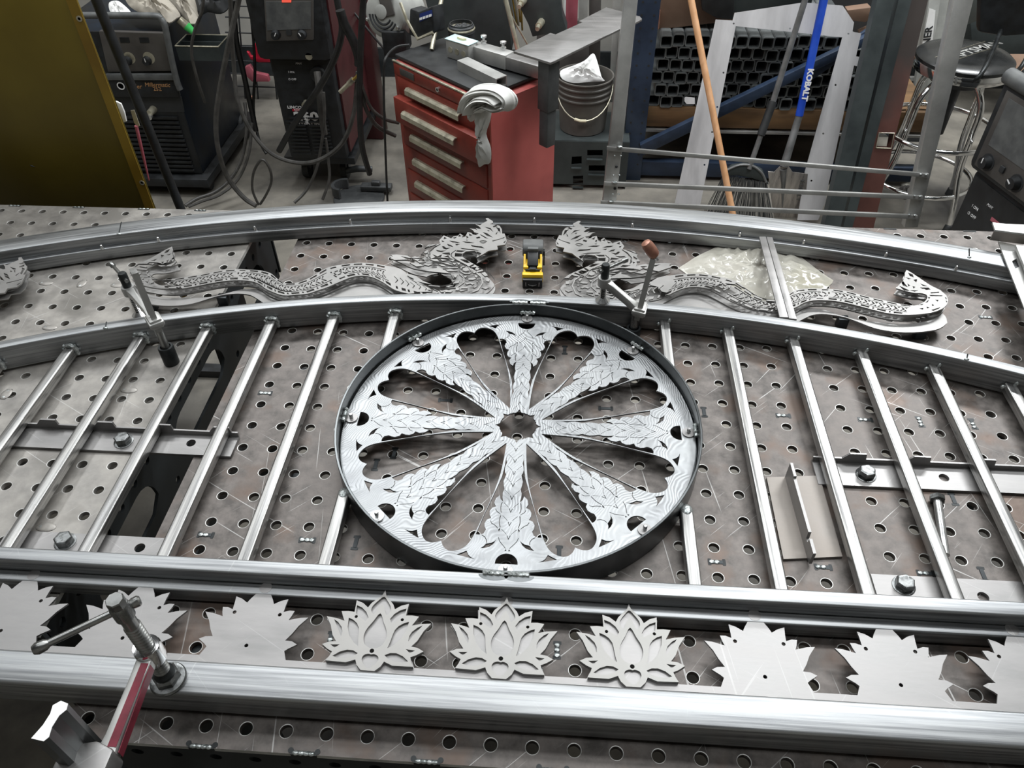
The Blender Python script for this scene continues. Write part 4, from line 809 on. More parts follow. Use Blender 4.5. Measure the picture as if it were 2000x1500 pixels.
# inverted tee offcut
tee = thing('tee_offcut', 'rusty inverted tee shaped steel offcut lying between two right balusters', 'offcut', (0.903, -0.39, T))
M['rusty'] = mat('lightly_rusted_plate', '#7d7873', '#948d86', metal=.5, rough=(.4,.6), scale=8, c3='#94765c', c3amt=.56, bump=.15)
g = G(T); g.prism([(0.8604,-0.3205),(0.9448,-0.3122),(0.9455,-0.4642),(0.8593,-0.474)], .0006, .0045); build(g, 'base_plate', 'rusty', tee)
yz = Matrix(((0,0,1,0),(1,0,0,0),(0,1,0,0),(0,0,0,1)))
g = G(); g.prism([(-.318,0),(-.318,.034),(-.345,.034),(-.346,.030),(-.446,.030),(-.447,.016),(-.454,.016),(-.455,.026),(-.480,.026),(-.480,0)], -.0022, .0022, Matrix.Translation((0.8835, 0, T+.0046)) @ Matrix.Rotation(R(1.5),4,'Z') @ yz)
build(g, 'upright_web', 'sheet', tee)
# loose bolt
lb = thing('loose_bolt', 'long hex head bolt lying loose beside the third right baluster', 'bolt', (1.11, -0.36, T))
p0, p1 = Vector((1.1125, -0.3535, T+.0105)), Vector((1.093, -0.455, T+.0075)); d = (p1-p0).normalized()
g = G(); g.tube([p0-d*.004, p0+d*.004], .0115, 6); build(g, 'bolt_head', 'bolt', lb); g = G(); g.tube([p0+d*.004, p1], .0062, 16); build(g, 'shank', 'bright', lb, smooth=True)
# metal cross piece and channel on the right end of the gate
ch = thing('punched_channel', 'galvanised channel with a square hole resting on the arch at right edge', 'channel', (1.43, .2, T+ZH))
zc = T+.062
a = quadpts([(1950,470),(1984,478),(2012,545),(2050,640),(2022,655)], zc); hq = quadpts([(1977,509),(1986,504),(1993,519),(1983,524)], zc)
plate('web', [a, hq], zc-.004, .003, 'galv', ch)
a = quadpts([(1984,478),(2030,484),(2100,640),(2050,640)], zc+.012); g = G(); g.prism(a, zc+.006, zc+.012); build(g, 'bright_flange', 'galv', ch)
an = thing('angle_offcut', 'short thick steel angle lying over the punched channel at right edge', 'angle', (1.46, .29, zc))
a = quadpts([(1940,450),(1960,451),(2040,460),(2040,473),(1935,466)], zc+.03)
g = G(); q0 = pz(1937, 462, zc+.012); q1 = pz(2080, 480, zc+.012); d = (q1-q0).normalized(); n = Vector((-d.y, d.x, 0))
g.prism([(q0.x, q0.y), (q1.x, q1.y), (q1.x+n.x*.004, q1.y+n.y*.004), (q0.x+n.x*.004, q0.y+n.y*.004)], zc+.003, zc+.024); build(g, 'vertical_leg', 'rusty', an, bevel=.0008)
g = G(); g.prism([(q0.x, q0.y), (q1.x, q1.y), (q1.x+n.x*.03, q1.y+n.y*.03), (q0.x+n.x*.03, q0.y+n.y*.03)], zc+.0242, zc+.028); build(g, 'flat_leg', 'galv', an)
sp = thing('white_sheet_offcut', 'bright white sheet offcut behind the angle at right edge', 'offcut', (1.5, .4, T+.01))
g = G(); g.prism(quadpts([(1959,437),(2040,440),(2040,462),(1970,449)], T+.012), T+.0002, T+.012); build(g, 'sheet', mat('white_sheet','#e6e5e1','#f4f3f0',rough=(.5,.6)), sp)
# ================================================================ things behind the tables
class Pl:
    """a flat face: origin, in-plane x and y axes; its normal (x cross y) points at the viewer side"""
    def __init__(s, o, ex, ey=(0,0,1)):
        s.o = Vector(o); s.x = Vector(ex).normalized(); s.y = Vector(ey).normalized(); s.n = s.x.cross(s.y).normalized(); s.M = basis(s.o, s.x, s.y)
    def at(s, u, v):
        d = ray(u, v); t = (s.o-CP).dot(s.n)/d.dot(s.n); return CP+d*t
    def l(s, u, v):
        q = s.at(u, v)-s.o; return (q.dot(s.x), q.dot(s.y))
    def P(s, pts): return [s.l(*p) for p in pts]
    def slab(s, name, pts, th, m, parent=None, off=0.0, bevel=0, px=True, smooth=False):
        g = G(); g.prism(s.P(pts) if px else pts, off-th, off, s.M); return build(g, name, m, parent, bevel=bevel, smooth=smooth)
    def plate(s, name, polys, th, m, parent=None, off=0.0, px=True):
        return plate(name, [s.P(q) if px else q for q in polys], off-th, th, m, parent, s.M)
    def box(s, name, x0, x1, y0, y1, z0, z1, m, parent=None, bevel=0):
        g = G(); g.box(x0, x1, y0, y1, z0, z1, s.M); return build(g, name, m, parent, bevel=bevel)
    def disc(s, name, x, y, r, z0, z1, m, parent=None, r1=None, n=24):
        g = G(); g.lathe([(r, z0), (r1 if r1 else r, z1)], (x, y, 0), n, s.M); return build(g, name, m, parent, smooth=True)
def Y_(y): return Pl((0, y, 0), (1, 0, 0))
M['mustard'] = mat('mustard_vinyl', '#524512', '#675919', rough=(.35,.5), scale=1.6, c3='#54391a', c3amt=.54, bump=.05)
M['mustard2'] = mat('vinyl_hem', '#7a5f18', '#8f7420', rough=(.4,.55), scale=6)
M['redbox'] = mat('worn_red_enamel', '#6c2a22', '#8c3a2e', rough=(.3,.5), scale=7, c3='#4a1a15', c3amt=.60, bump=.05)
M['redside'] = mat('faded_red_enamel', '#a9524e', '#bd615c', rough=(.35,.5), scale=4, c3='#7b3733', c3amt=.6)
M['alu'] = mat('aluminium_trim', '#a9a491', '#cfcab6', metal=.6, rough=(.25,.4), scale=30, c3='#6c675b', c3amt=.6)
M['bluerack'] = mat('blue_rack_enamel', '#1e2a3c', '#303f55', rough=(.35,.55), scale=8, c3='#35404d', c3amt=.58)
M['bluecase'] = mat('blue_case', '#111417', '#18222f', rough=(.3,.5), scale=6)
M['maroon'] = mat('maroon_case', '#3a1518', '#4d2023', rough=(.35,.5), scale=6)
M['panelg'] = mat('grey_front_panel', '#4a4745', '#615e5b', metal=.2, rough=(.35,.5), scale=5)
M['white'] = mat('white_cloth_or_paper', '#dcdcda', '#f0f0ee', rough=(.6,.8), scale=8, bump=.1)
M['ltsheet'] = mat('light_cut_sheet', '#c4c3c4', '#d6d5d6', metal=.25, rough=(.35,.5), scale=4, stretch=(4,1,1), c3='#a3a2a4', c3amt=.6, scratch=.05)
M['wood'] = mat('varnished_wood', '#b98a60', '#cfa078', rough=(.35,.5), scale=5, stretch=(6,6,.6))
M['timber'] = mat('rough_timber', '#5b452e', '#7a5d3d', rough=(.6,.8), scale=6, stretch=(.6,4,4), bump=.2)
M['card'] = mat('brown_cardboard', '#67503f', '#7d6453', rough=(.6,.8), scale=4)
M['blueh'] = mat('blue_handle', '#1b43b0', '#2a55c4', rough=(.3,.45), scale=10)
M['greyh'] = mat('grey_handle', '#6b6c6c', '#868787', metal=.4, rough=(.3,.45), scale=20)
M['chan'] = mat('grey_green_channel', '#3a4041', '#4c5353', metal=.4, rough=(.4,.55), scale=6)
M['brown'] = mat('red_oxide_column', '#4a2c26', '#5f3a32', rough=(.5,.7), scale=5, c3='#3b3431', c3amt=.58)
M['cable'] = mat('grey_cable_jacket', '#2e2d2b', '#454340', rough=(.45,.6), scale=30)
M['cabledk'] = mat('black_cable_jacket', '#151515', '#232323', rough=(.4,.55), scale=30)
M['lettw'] = mat('white_print', '#d8d8d8', '#ececec', rough=(.5,.6))
M['lettc'] = mat('copper_print', '#a87a52', '#c09468', rough=(.4,.6))
M['lettk'] = mat('dark_print', '#26282a', '#303234', rough=(.5,.6))
M['red'] = mat('bright_red', '#a3142c', '#b81c36', rough=(.4,.5))
M['redp'] = mat('faded_pink', '#9c4a56', '#b0606c', rough=(.5,.6), scale=10)
M['green'] = mat('green_tip', '#2fae4f', '#59cc70', rough=(.3,.4))
M['darktube'] = mat('dark_square_tube', '#626667', '#8b8f8f', metal=.6, rough=(.35,.5), scale=12)
M['plastgrey'] = mat('grimy_grey_bucket', '#4c4a46', '#625f5a', rough=(.45,.6), scale=6, c3='#3a3936', c3amt=.58)
M['brass'] = mat('brass_rod', '#9c8040', '#bfa25a', metal=.7, rough=(.3,.4), scale=20)
M['tan'] = mat('grey_fibreglass', '#8f908c', '#a4a5a0', rough=(.5,.6), scale=8)

# --- welding curtain and its stand
p = Y_(0.62)
t = thing('welding_curtain', 'mustard yellow welding curtain hanging behind the left table', 'curtain', (-0.9, 0.62, 0.3))
g = G(); nx = 40
L, Rr = -1.9, -0.5705
vs = []; fs = []
for i in range(nx+1):
    x = L+(Rr-L)*i/nx; yo = 0.010*math.sin(x*9)+0.004*math.sin(x*23)
    for z in (0.25, 0.9, 1.6): vs.append((x, 0.62+yo*(1.6-z), z))
for i in range(nx):
    for k in range(2): fs.append((i*3+k, i*3+k+3, i*3+k+4, i*3+k+1))
g._add(vs, fs); c = build(g, 'vinyl_sheet', 'mustard', t, smooth=True)
md = c.modifiers.new('thick', 'SOLIDIFY'); md.thickness = 0.0015
g = G(); g.box(-0.594, -0.5695, 0.6155, 0.6175, 0.25, 1.6); build(g, 'hem', 'mustard2', t)
for u, v in ((157,35),(279,355)):
    q = p.at(u, v); g = G(); Mx = Matrix.Translation((q.x, 0.6150, q.z)) @ Matrix.Rotation(R(90), 4, 'X')
    g.lathe([(.0065,0),(.0065,.0012),(.0035,.0012),(.0035,0)], (0,0,0), 16, Mx); o = build(g, 'grommet', 'alu', t, smooth=True)
q0, q1 = Y_(0.612).at(50,318), Y_(0.612).at(76,327)
g = G(); g.tube([q0, q0.lerp(q1,.5)+Vector((0,-.002,-.001)), q1], [.0004,.0022,.0006], 6); build(g, 'small_tear', 'lettk', t)
po = thing('curtain_stand', 'black steel tube of the welding curtain stand beside the yellow curtain', 'stand', (-0.57, 0.75, 0))
a, b = Y_(.75).at(350,400), Y_(.75).at(188,0); d = (b-a)
g = G(); g.tube([a-d*1.2, b+d*.6], .0125, 14); build(g, 'pole', 'black', po, smooth=True)
g = G(); e = a-d*1.2; g.box(e.x-.25, e.x+.25, e.y-.02, e.y+.02, 0.0, 0.03); build(g, 'foot', 'black', po)

# --- scraper with pink handle and white glove piece beside the curtain
sc_ = thing('scraper', 'small scraper with pink handle leaning beside the yellow curtain', 'scraper', tuple(Y_(.70).at(275,260)))
a, b = Y_(.70).at(266,246), Y_(.70).at(291,352); g = G(); g.tube([a, a.lerp(b,.5), b], [.0045,.0038,.0018], 10); build(g, 'handle', 'redp', sc_, smooth=True)
Y_(.70).slab('blade', [(255,216),(262,240),(268,248),(273,246),(262,215)], .002, 'alu', sc_)
o = Y_(.66).slab('glove_cuff', [(219,200),(226,198),(236,203),(243,220),(247,238),(240,240),(232,232),(225,215)], .006, 'white', None, bevel=.002); tag(o, 'white glove cuff showing at the edge of the yellow curtain', 'glove')

# --- left welder (blue case)
w1 = thing('wire_welder', 'blue and black wire welder with two dials and louvred front at left', 'welder', (-1.33, 2.2, 0))
p = Y_(1.95); XR1 = -1.105
g = G(); g.box(-1.58, XR1, 1.955, 2.52, .09, .70); build(g, 'case', 'bluecase', w1, bevel=.012)
p.box('front_frame', -1.575, XR1, .095, .71, -.004, .004, 'black', w1, bevel=.003)
p.slab('control_panel', [(196,58),(322,62),(338,136),(214,138)], .02, 'panelg', w1, .016, bevel=.003)
p.slab('ledge', [(210,140),(345,140),(348,152),(212,152)], .02, 'greypl', w1, .030, bevel=.004)
nb = p.slab('name_band', [(214,153),(347,153),(354,186),(220,186)], .02, 'black', w1, .022, bevel=.003)
text('Miller', .026, basis(Y_(1.927).at(263,169), (1,0,0), (0,0,1)), 'lettc', nb, shear=.2)
text('Millermatic', .024, basis(Y_(1.927).at(307,166), (1,0,0), (0,0,1)), 'lettc', nb, shear=.2)
text('252', .023, basis(Y_(1.927).at(307,174), (1,0,0), (0,0,1)), 'lettc', nb)
x, y = Y_(1.927).l(236,168); g = G(); g.lathe([(.016,-.001),(.016,.001),(.012,.001),(.012,-.001)], (x, y, 0), 24, Y_(1.927).M); build(g, 'emblem_ring', 'lettw', nb, smooth=True)
for u in (253, 291):
    x, y = p.l(u, 115); k = p.disc('dial', x, y, .019, .014, .034, 'black', w1, .014)
    p2 = Y_(1.9345); g = G(); g.lathe([(.0235,.0),(.0235,.0012),(.0205,.0012)], (p2.l(u,113)[0], p2.l(u,113)[1], 0), 28, p2.M); build(g, 'dial_scale', 'alu', k, smooth=True)
    g = G(); g.box(x-.0015, x+.0015, y, y+.014, .034, .0352, p.M); build(g, 'pointer', 'lettw', k)
for u in (246, 284):
    p.slab('display', [(u-9,70),(u+9,70),(u+11,80),(u-7,80)], .002, 'black', w1, .018)
p.slab('recess', [(222,189),(354,189),(360,218),(232,218)], .01, 'lettk', w1, .006)
z = .368
for i in range(13):
    g = G(); g.box(-1.50, -1.135, -.012+z-.004, z-.004, .004, .014, p.M); s = build(g, 'louver', 'black', w1, bevel=.002); z -= .0205
x, y = p.l(301, 212)
p.disc('gun_socket', x, y, .016, .0, .050, 'alu', w1, .013); p.disc('gun_nut', x, y-.012, .011, .048, .062, 'bright', w1)
h = [Y_(1.915).at(*q) for q in ((150,30),(200,30),(300,31),(313,36),(321,48),(327,75),(336,120),(346,160),(352,175))]
g = G(); g.tube(smoothp([tuple(q) for q in h], 3), .0125, 12); build(g, 'handle', 'greypl', w1, smooth=True)
g = G(); g.box(-1.60, -1.07, 1.90, 2.6, .05, .09); build(g, 'cart_tray', 'black', w1, bevel=.004)
for x in (-1.56, -1.11):
    g = G(); g.cyl((x-.015,1.98,.032),(x+.015,1.98,.032),.032); build(g, 'caster', 'rubber', w1, smooth=True)
    g = G(); g.cyl((x-.02,2.5,.06),(x+.02,2.5,.06),.06); build(g, 'wheel', 'rubber', w1, smooth=True)
# tray of consumables hung on its side
tr = thing('consumables_tray', 'dark metal tray with compartments hanging on the left welder', 'tray', (-1.04, 2.0, .6))
q = Y_(1.96)
x0, z0 = q.l(350,116); x1, z1 = q.l(421,70)
g = G(); g.box(x0, x1, 1.96, 1.964, z0, z1-.042); g.box(x0, x1, 2.08, 2.084, z0, z1-.042); g.box(x0, x0+.004, 1.964, 2.08, z0, z1-.042); g.box(x1-.004, x1, 1.964, 2.08, z0, z1-.042); g.box(x0, x1, 1.96, 2.084, z0-.004, z0); g.box(x0+.004, x1-.004, 2.015, 2.018, z0, z1-.044)
build(g, 'bin', 'chan', tr)
g = G(); g.tube([(x0,1.96,z1-.042),(x1,1.96,z1-.042),(x1,2.084,z1-.042),(x0,2.084,z1-.042),(x0,1.96,z1-.042)], .003, 6); build(g, 'rolled_rim', 'alu', tr)
nz = thing('spray_tube', 'small tube with bright green tip lying in the tray', 'tube', tuple(Y_(1.98).at(372,50)))
a, b = Y_(1.98).at(350,38), Y_(1.98).at(377,62); g = G(); g.tube([a, a.lerp(b,.5), a.lerp(b,.55), b], [.016,.016,.014,.012], 14); build(g, 'barrel', 'alu', nz, smooth=True)
g = G(); g.tube([a.lerp(b,.52), b+(b-a)*.05], [.0175,.012], 14); build(g, 'green_cap', 'green', nz, smooth=True)
def crumple(name, pts, pl_, th, m, label, cat, amp=.012, seed=1, parent=None):
    P_ = smoothp(pl_.P(pts), 3, True); c = (sum(q[0] for q in P_)/len(P_), sum(q[1] for q in P_)/len(P_)); rnd = random.Random(seed); n = len(P_); K = 7
    g = G(); vs = [(c[0], c[1], th)]
    for i in range(1, K+1):
        t_ = i/K
        for j, q in enumerate(P_):
            vs.append((c[0]+(q[0]-c[0])*t_, c[1]+(q[1]-c[1])*t_, th*(1-t_**3)+amp*(1-t_)*math.sin(j*1.7+i)*.8+amp*.6*(rnd.random()-.5)*(1-t_**4)))
    fs = [(0, 1+j, 1+(j+1) % n) for j in range(n)]
    for i in range(K-1): fs += [(1+i*n+j, 1+(i+1)*n+j, 1+(i+1)*n+(j+1) % n, 1+i*n+(j+1) % n) for j in range(n)]
    b0 = len(vs); vs += [(q[0], q[1], -.004) for q in P_]; fs += [(1+(K-1)*n+j, b0+j, b0+(j+1) % n, 1+(K-1)*n+(j+1) % n) for j in range(n)]; fs.append(tuple(b0+j for j in range(n-1,-1,-1)))
    g._add(vs, fs, pl_.M); o = build(g, name, m, parent, smooth=True)
    if label: tag(o, label, cat)
    return o
M['glove'] = mat('grey_leather', '#8a8479', '#b0a99c', rough=(.6,.8), scale=8, bump=.3)
topw = Pl((-1.3, 2.0, .775), (1,0,0), (0,1,.25))
crumple('paper_scrap', [(213,5),(228,1),(240,8),(256,24),(246,29),(236,33),(222,30),(214,20)], topw, .012, 'white', 'rounded white paper scrap on the left welder handle', 'paper', seed=3)
crumple('work_glove', [(240,-30),(290,-30),(330,0),(352,28),(345,35),(330,44),(312,34),(285,28),(262,18),(246,2)], topw, .03, 'glove', 'grey leather work glove lying on top of the left welder', 'glove', .02, 4)
crumple('work_glove', [(318,-30),(378,-30),(385,20),(390,40),(372,46),(352,26),(330,2)], Pl((-1.1,2.08,.75),(1,0,0),(0,1,.25)), .03, 'glove', 'brownish leather glove hanging over the tray beside the left welder', 'glove', .02, 5)
crumple('work_glove', [(378,-40),(450,-40),(448,10),(430,26),(405,22),(385,28)], Pl((-1.0,2.2,.78),(1,0,0),(0,1,.4)), .04, 'rubber', 'black crumpled glove heap above the tray at the top edge', 'glove', .03, 6)

# --- centre welder
w2 = thing('wire_welder', 'black wire welder with grey screen panel and red sides at centre left', 'welder', (-.58, 2.2, 0))
p = Y_(1.995)
g = G(); g.box(-.705, -.445, 2.0, 2.55, .15, .60); build(g, 'case', 'black', w2, bevel=.015)
g = G(); g.box(-.735, -.425, 1.95, 2.50, .60, 1.02); build(g, 'head', 'black', w2, bevel=.03)
g = G(); g.box(-.444, -.436, 2.04, 2.53, .17, .60); g2 = build(g, 'side_panel', 'maroon', w2)
g = G(); g.box(-.426, -.418, 2.0, 2.48, .62, 1.0); build(g, 'side_panel', 'maroon', w2)
g = G(); g.box(-.60, -.395, 2.50, 2.62, .0, .95); build(g, 'rear_panel', 'maroon', w2, bevel=.01)
q = Y_(1.948)
sp = q.slab('screen_panel', [(514,-40),(612,-40),(613,77),(521,80)], .012, 'panelg', w2, .006, bevel=.003)
q.slab('screen', [(520,2),(608,2),(608,55),(523,58)], .002, 'greypl', sp, .0085)
q.slab('red_readout', [(551,-20),(571,-20),(570,3),(552,3)], .002, mat('red_led', '#d05040', '#e06a58', emit=('#ff5a48', .6)), sp, .0105)
for u in (540, 591):
    x, y = q.l(u, 66); k = q.disc('dial', x, y, .019, .006, .026, 'black', w2, .015)
    g = G(); g.box(-.0015, .0015, 0, .014, .026, .0274, q.M @ Matrix.Translation((x, y, 0)) @ Matrix.Rotation(R(-30 if u < 560 else 30), 4, 'Z')); build(g, 'pointer', 'lettw', k)
q.slab('button', [(560,58),(570,58),(571,67),(561,67)], .004, 'lettk', w2, .010)
q2 = Y_(1.99)
def tx(s, u, v, size, mm, par, al='CENTER', **k): return text(s, size, basis(q2.at(u, v), (1,0,0), (0,0,1)), mm, par, align=al, **k)
tx('260', 598, 228, .052, 'lettw', w2, bold=.0022, sx=1.35); tx('POWER MIG', 597, 240, .020, 'lettw', w2, sx=1.2, bold=.0006)
tx('LINCOLN', 581, 210, .017, 'lettw', w2, sx=1.2, bold=.0004)
q2.slab('red_badge', [(571,213),(595,213),(595,217),(571,217)], .002, 'red', w2, .0008)
text('ELECTRIC', .0085, basis(Y_(1.988).at(583,215), (1,0,0), (0,0,1)), 'lettw', w2)
tx('I ON', 569, 141, .012, 'lettw', w2); tx('O OFF', 571, 155, .012, 'lettw', w2)
tx('MAX', 583, 124, .012, 'lettw', w2, shear=.3)
for i in range(11):
    for x0, x1 in ((-.685, -.60), (-.585, -.50)):
        g = G(); g.box(x0+.0, x1, .345-i*.0165, .352-i*.0165, .0, .006, q2.M); build(g, 'vent_slat', 'black', w2, bevel=.001)
x, y = q2.l(622, 143); q2.disc('cable_gland', x, y, .030, 0, .02, 'rubber', w2)
x, y = q2.l(598, 200); q2.disc('gas_fitting', x, y, .012, 0, .03, 'alu', w2)
x, y = q2.l(608, 103); q2.disc('gun_inlet', x, y, .014, 0, .04, 'alu', w2)
for dx in (-.09, .09):
    g = G(); g.cyl((-.59+dx-.014, 2.12, .045), (-.59+dx+.014, 2.12, .045), .045); k = build(g, 'caster', 'rubber', w2, smooth=True)
    g = G(); g.box(-.59+dx-.02, -.59+dx+.02, 2.11, 2.15, .045, .15); build(g, 'caster_fork', 'greypl', k)
g = G(); g.box(-.74, -.42, 2.02, 2.6, .12, .15); build(g, 'cart_base', 'black', w2)

# --- cables
def cable(label, pts, r, m='cable', ends=None, name='cable'):
    P_ = [tuple(Y_(y).at(u, v)) for u, v, y in pts]
    P_ = [(a, b, max(c, r)) for a, b, c in smoothp(P_, 5)]
    g = G(); g.tube(P_, r, 8); o = build(g, name, m, None, smooth=True); tag(o, label, 'cable'); return o
cable('long grey cable hanging in a big loop in front of the centre welder', [(449,-30,1.75),(452,60,1.75),(457,130,1.75),(464,195,1.72),(490,255,1.7),(530,300,1.68),(580,318,1.68),(625,312,1.68),(668,280,1.7),(690,225,1.72),(697,165,1.74),(699,140,1.75)], .0085)
cable('thick grey cable falling in a wide curve to the floor left of the centre welder', [(472,-30,1.7),(462,20,1.7),(448,80,1.68),(432,160,1.66),(422,230,1.64),(426,290,1.62),(444,345,1.62),(475,385,1.60),(500,402,1.58)], .0100)
cable('thick black cable crossing the centre welder front from upper right', [(652,-30,1.8),(662,20,1.8),(668,60,1.8),(655,110,1.8),(630,160,1.8),(600,205,1.82),(570,250,1.84),(545,295,1.86)], .0125, 'cabledk')
cable('thin grey cable hanging in front of the consumables tray', [(398,-20,1.85),(395,20,1.85),(380,60,1.85),(374,100,1.85),(384,150,1.85),(400,200,1.87)], .006)
cable('black cable hanging straight down right of the centre welder', [(712,-30,1.6),(706,60,1.6),(703,150,1.6),(703,230,1.6),(708,290,1.6),(722,340,1.62)], .0115, 'cabledk')
cable('grey cable curling from the hanging black cable to the red cabinet', [(704,150,1.62),(712,205,1.62),(735,245,1.65),(772,265,1.7)], .0080)
cable('second grey cable curling toward the red cabinet', [(706,165,1.60),(724,210,1.62),(750,232,1.65),(778,240,1.7)], .0065)
cable('thin black cable falling at the left edge of the red cabinet', [(800,88,1.40),(775,92,1.40),(757,108,1.38),(750,130,1.36),(750,200,1.36),(753,300,1.36),(757,400,1.34)], .0042, 'cabledk')
cable('dark cable running from the top left wall down to the motor', [(680,10,2.4),(720,60,2.3),(765,112,2.1)], .005, 'cabledk')
cable('grey cable dropping from the centre welder gland to the floor', [(619,140,1.93),(624,180,1.90),(628,225,1.90),(634,262,1.90)], .014)
cable('grey cable hanging past the vents to the floor by the caster', [(632,180,1.88),(634,230,1.86),(628,280,1.86),(618,330,1.84),(598,372,1.8),(575,396,1.75)], .0062)
cable('short grey cable standing by the caster of the centre welder', [(636,270,1.87),(641,310,1.86),(643,350,1.84),(630,390,1.8)], .0062)
cable('bundle cable lying on the floor under the left welder', [(362,402,1.75),(385,388,1.8),(420,375,1.85),(450,350,1.9),(472,310,1.95),(482,250,2.0),(478,200,2.05)], .0075)
cable('second bundle cable lying on the floor under the left welder', [(368,404,1.72),(395,393,1.76),(430,380,1.8),(465,350,1.86),(486,300,1.9),(492,240,1.95)], .0065)
cable('small cable loop standing on the floor in front of the centre welder', [(505,400,1.80),(493,370,1.80),(496,335,1.80),(512,312,1.80),(527,330,1.80),(530,355,1.80),(520,380,1.80),(508,399,1.80)], .0055)
cable('thin cable hanging in front of the wire rack', [(490,-20,2.2),(494,60,2.2),(498,140,2.2),(495,210,2.2),(505,270,2.1),(520,300,2.05)], .0065, 'cabledk')
cable('black cable dropping beside the red hook', [(455,0,2.1),(462,80,2.1),(475,140,2.1),(488,200,2.1),(500,255,2.1)], .012, 'cabledk')
# MIG gun at the end of the loop
gun = thing('welding_gun', 'welding gun with bent neck and brass nozzle hanging by the centre welder', 'welding gun', tuple(Y_(1.73).at(690,150)))
g = G(); P_ = smoothp([tuple(Y_(1.73).at(u, v)) for u, v in ((664,20),(672,45),(690,80),(700,110),(701,128))], 4); g.tube(P_, .017, 10); build(g, 'grip', 'cabledk', gun, smooth=True)
g = G(); P_ = smoothp([tuple(Y_(1.73).at(u, v)) for u, v in ((700,128),(701,140),(697,149),(688,157))], 4); g.tube(P_, .0055, 10); build(g, 'neck', 'brass', gun, smooth=True)
a, b = Y_(1.73).at(690,155), Y_(1.73).at(664,180); g = G(); g.tube([a, a.lerp(b,.35), a.lerp(b,.36), b], [.0105,.0105,.0085,.0080], 14); build(g, 'nozzle', 'alu', gun, smooth=True)

# --- wire rack with hooks near the wall
rk = thing('wire_rack', 'black wire rack standing against the wall behind the hanging cables', 'rack', (-.9, 2.95, 0))
p = Y_(2.95)
for i, v in enumerate((-10, 14, 36, 66, 93, 121, 146, 170)):
    a, b = p.at(440, v-3), p.at(545, v+1); g = G(); g.tube([a, b], .004, 6); build(g, 'wire', 'black', rk)
for u0, u1 in ((462,480), (485,505), (520,542)):
    a, b = p.at(u0, -20), p.at(u1, 200); g = G(); g.tube([a, b], .005, 6); build(g, 'post', 'black', rk)
hk = Y_(2.9).slab('hook', [(481,101),(486,103),(490,110),(496,110),(499,103),(495,98),(492,92),(497,86),(508,85),(520,92),(530,122),(505,122),(490,117)], .02, 'red', None, bevel=.003); tag(hk, 'bright red plastic hook hanging on the wire rack', 'hook')
hk = Y_(2.9).slab('clamp_jaw', [(478,131),(487,128),(497,142),(522,148),(526,160),(492,160),(482,150)], .03, 'redp', None, bevel=.003); tag(hk, 'faded pink plastic clamp jaw below the red hook', 'clamp')
hk = Y_(2.6).slab('orange_cap', [(484,190),(493,189),(495,199),(488,200)], .02, 'copper', None, bevel=.003); tag(hk, 'small orange cap on the dark cable by the wire rack', 'cap')

# --- floor clutter between the centre welder and the cabinet
M['cast'] = mat('dull_cast_steel', '#3f4142', '#5a5c5d', metal=.5, rough=(.4,.55), scale=12)
def onfloor(u, v, z=0): return pz(u, v, z)
q = onfloor(700, 378, .03); o = thing('steel_disc', 'round dark steel disc lying on the floor by the red cabinet', 'disc', (q.x, q.y, 0))
g = G(); g.lathe([(.112,.0),(.115,.006),(.112,.012),(.03,.014)], (q.x, q.y, .0), 40); build(g, 'disc', 'cast', o, smooth=True)
q = onfloor(664, 365, .04); g = G()
for i in range(1): g.sweep([(q.x+.02+.055*math.cos(R(a)), q.y-.01+.055*math.sin(R(a))) for a in range(80, 270, 12)], [(0,.015),(.014,.015),(.014,.060),(0,.060)])
o = build(g, 'curved_bracket', 'cast', None); tag(o, 'curved steel bracket standing on the round disc', 'bracket')
q = onfloor(698, 345, .03); g = G(); g.tube([(q.x-.065, q.y+.02, .045), (q.x, q.y+.01, .065), (q.x+.07, q.y+.02, .06)], [.014,.016,.014], 10); o = build(g, 'pipe_piece', 'cast', None, smooth=True); tag(o, 'short grey pipe piece lying behind the round disc', 'pipe')
q = onfloor(735, 365, .03); g = G(); g.box(q.x-.07, q.x+.07, q.y-.02, q.y+.025, .016, .04); g.box(q.x-.02, q.x+.02, q.y-.012, q.y+.012, .04, .06); o = build(g, 'steel_block', 'cast', None, bevel=.004); tag(o, 'rectangular dark steel block lying beside the red cabinet', 'block')

# --- red tool cabinet
A, B = Vector((-.0828, 1.5288, 0)), Vector((.2779, 1.192, 0)); e = (B-A).normalized()
p = Pl(A, e); LT = (B-A).length; n = p.n; ZT = .78; DT = .30
tb = thing('tool_cabinet', 'worn red steel tool cabinet with six drawers behind the gate', 'cabinet', tuple((A+B)/2-n*DT/2))
p.box('body', 0, LT, .07, ZT, -DT, -.004, 'redside', tb, bevel=.003)
p.box('front_frame', 0, LT, .07, ZT, -.006, 0, 'redbox', tb)
p.box('top_rail', .004, LT-.004, .738, .776, 0, .004, 'redbox', tb, bevel=.001)
p.box('edge_trim', -.002, LT+.002, ZT-.002, ZT+.0035, -.004, .005, 'alu', tb, bevel=.001)
p.box('badge', .040, .118, .744, .768, .004, .006, 'panelg', tb, bevel=.001)
p.disc('lock', .248, .756, .0085, .004, .010, 'chrome', tb); p.disc('keyhole', .248, .756, .0045, .010, .0104, 'lettk', tb)
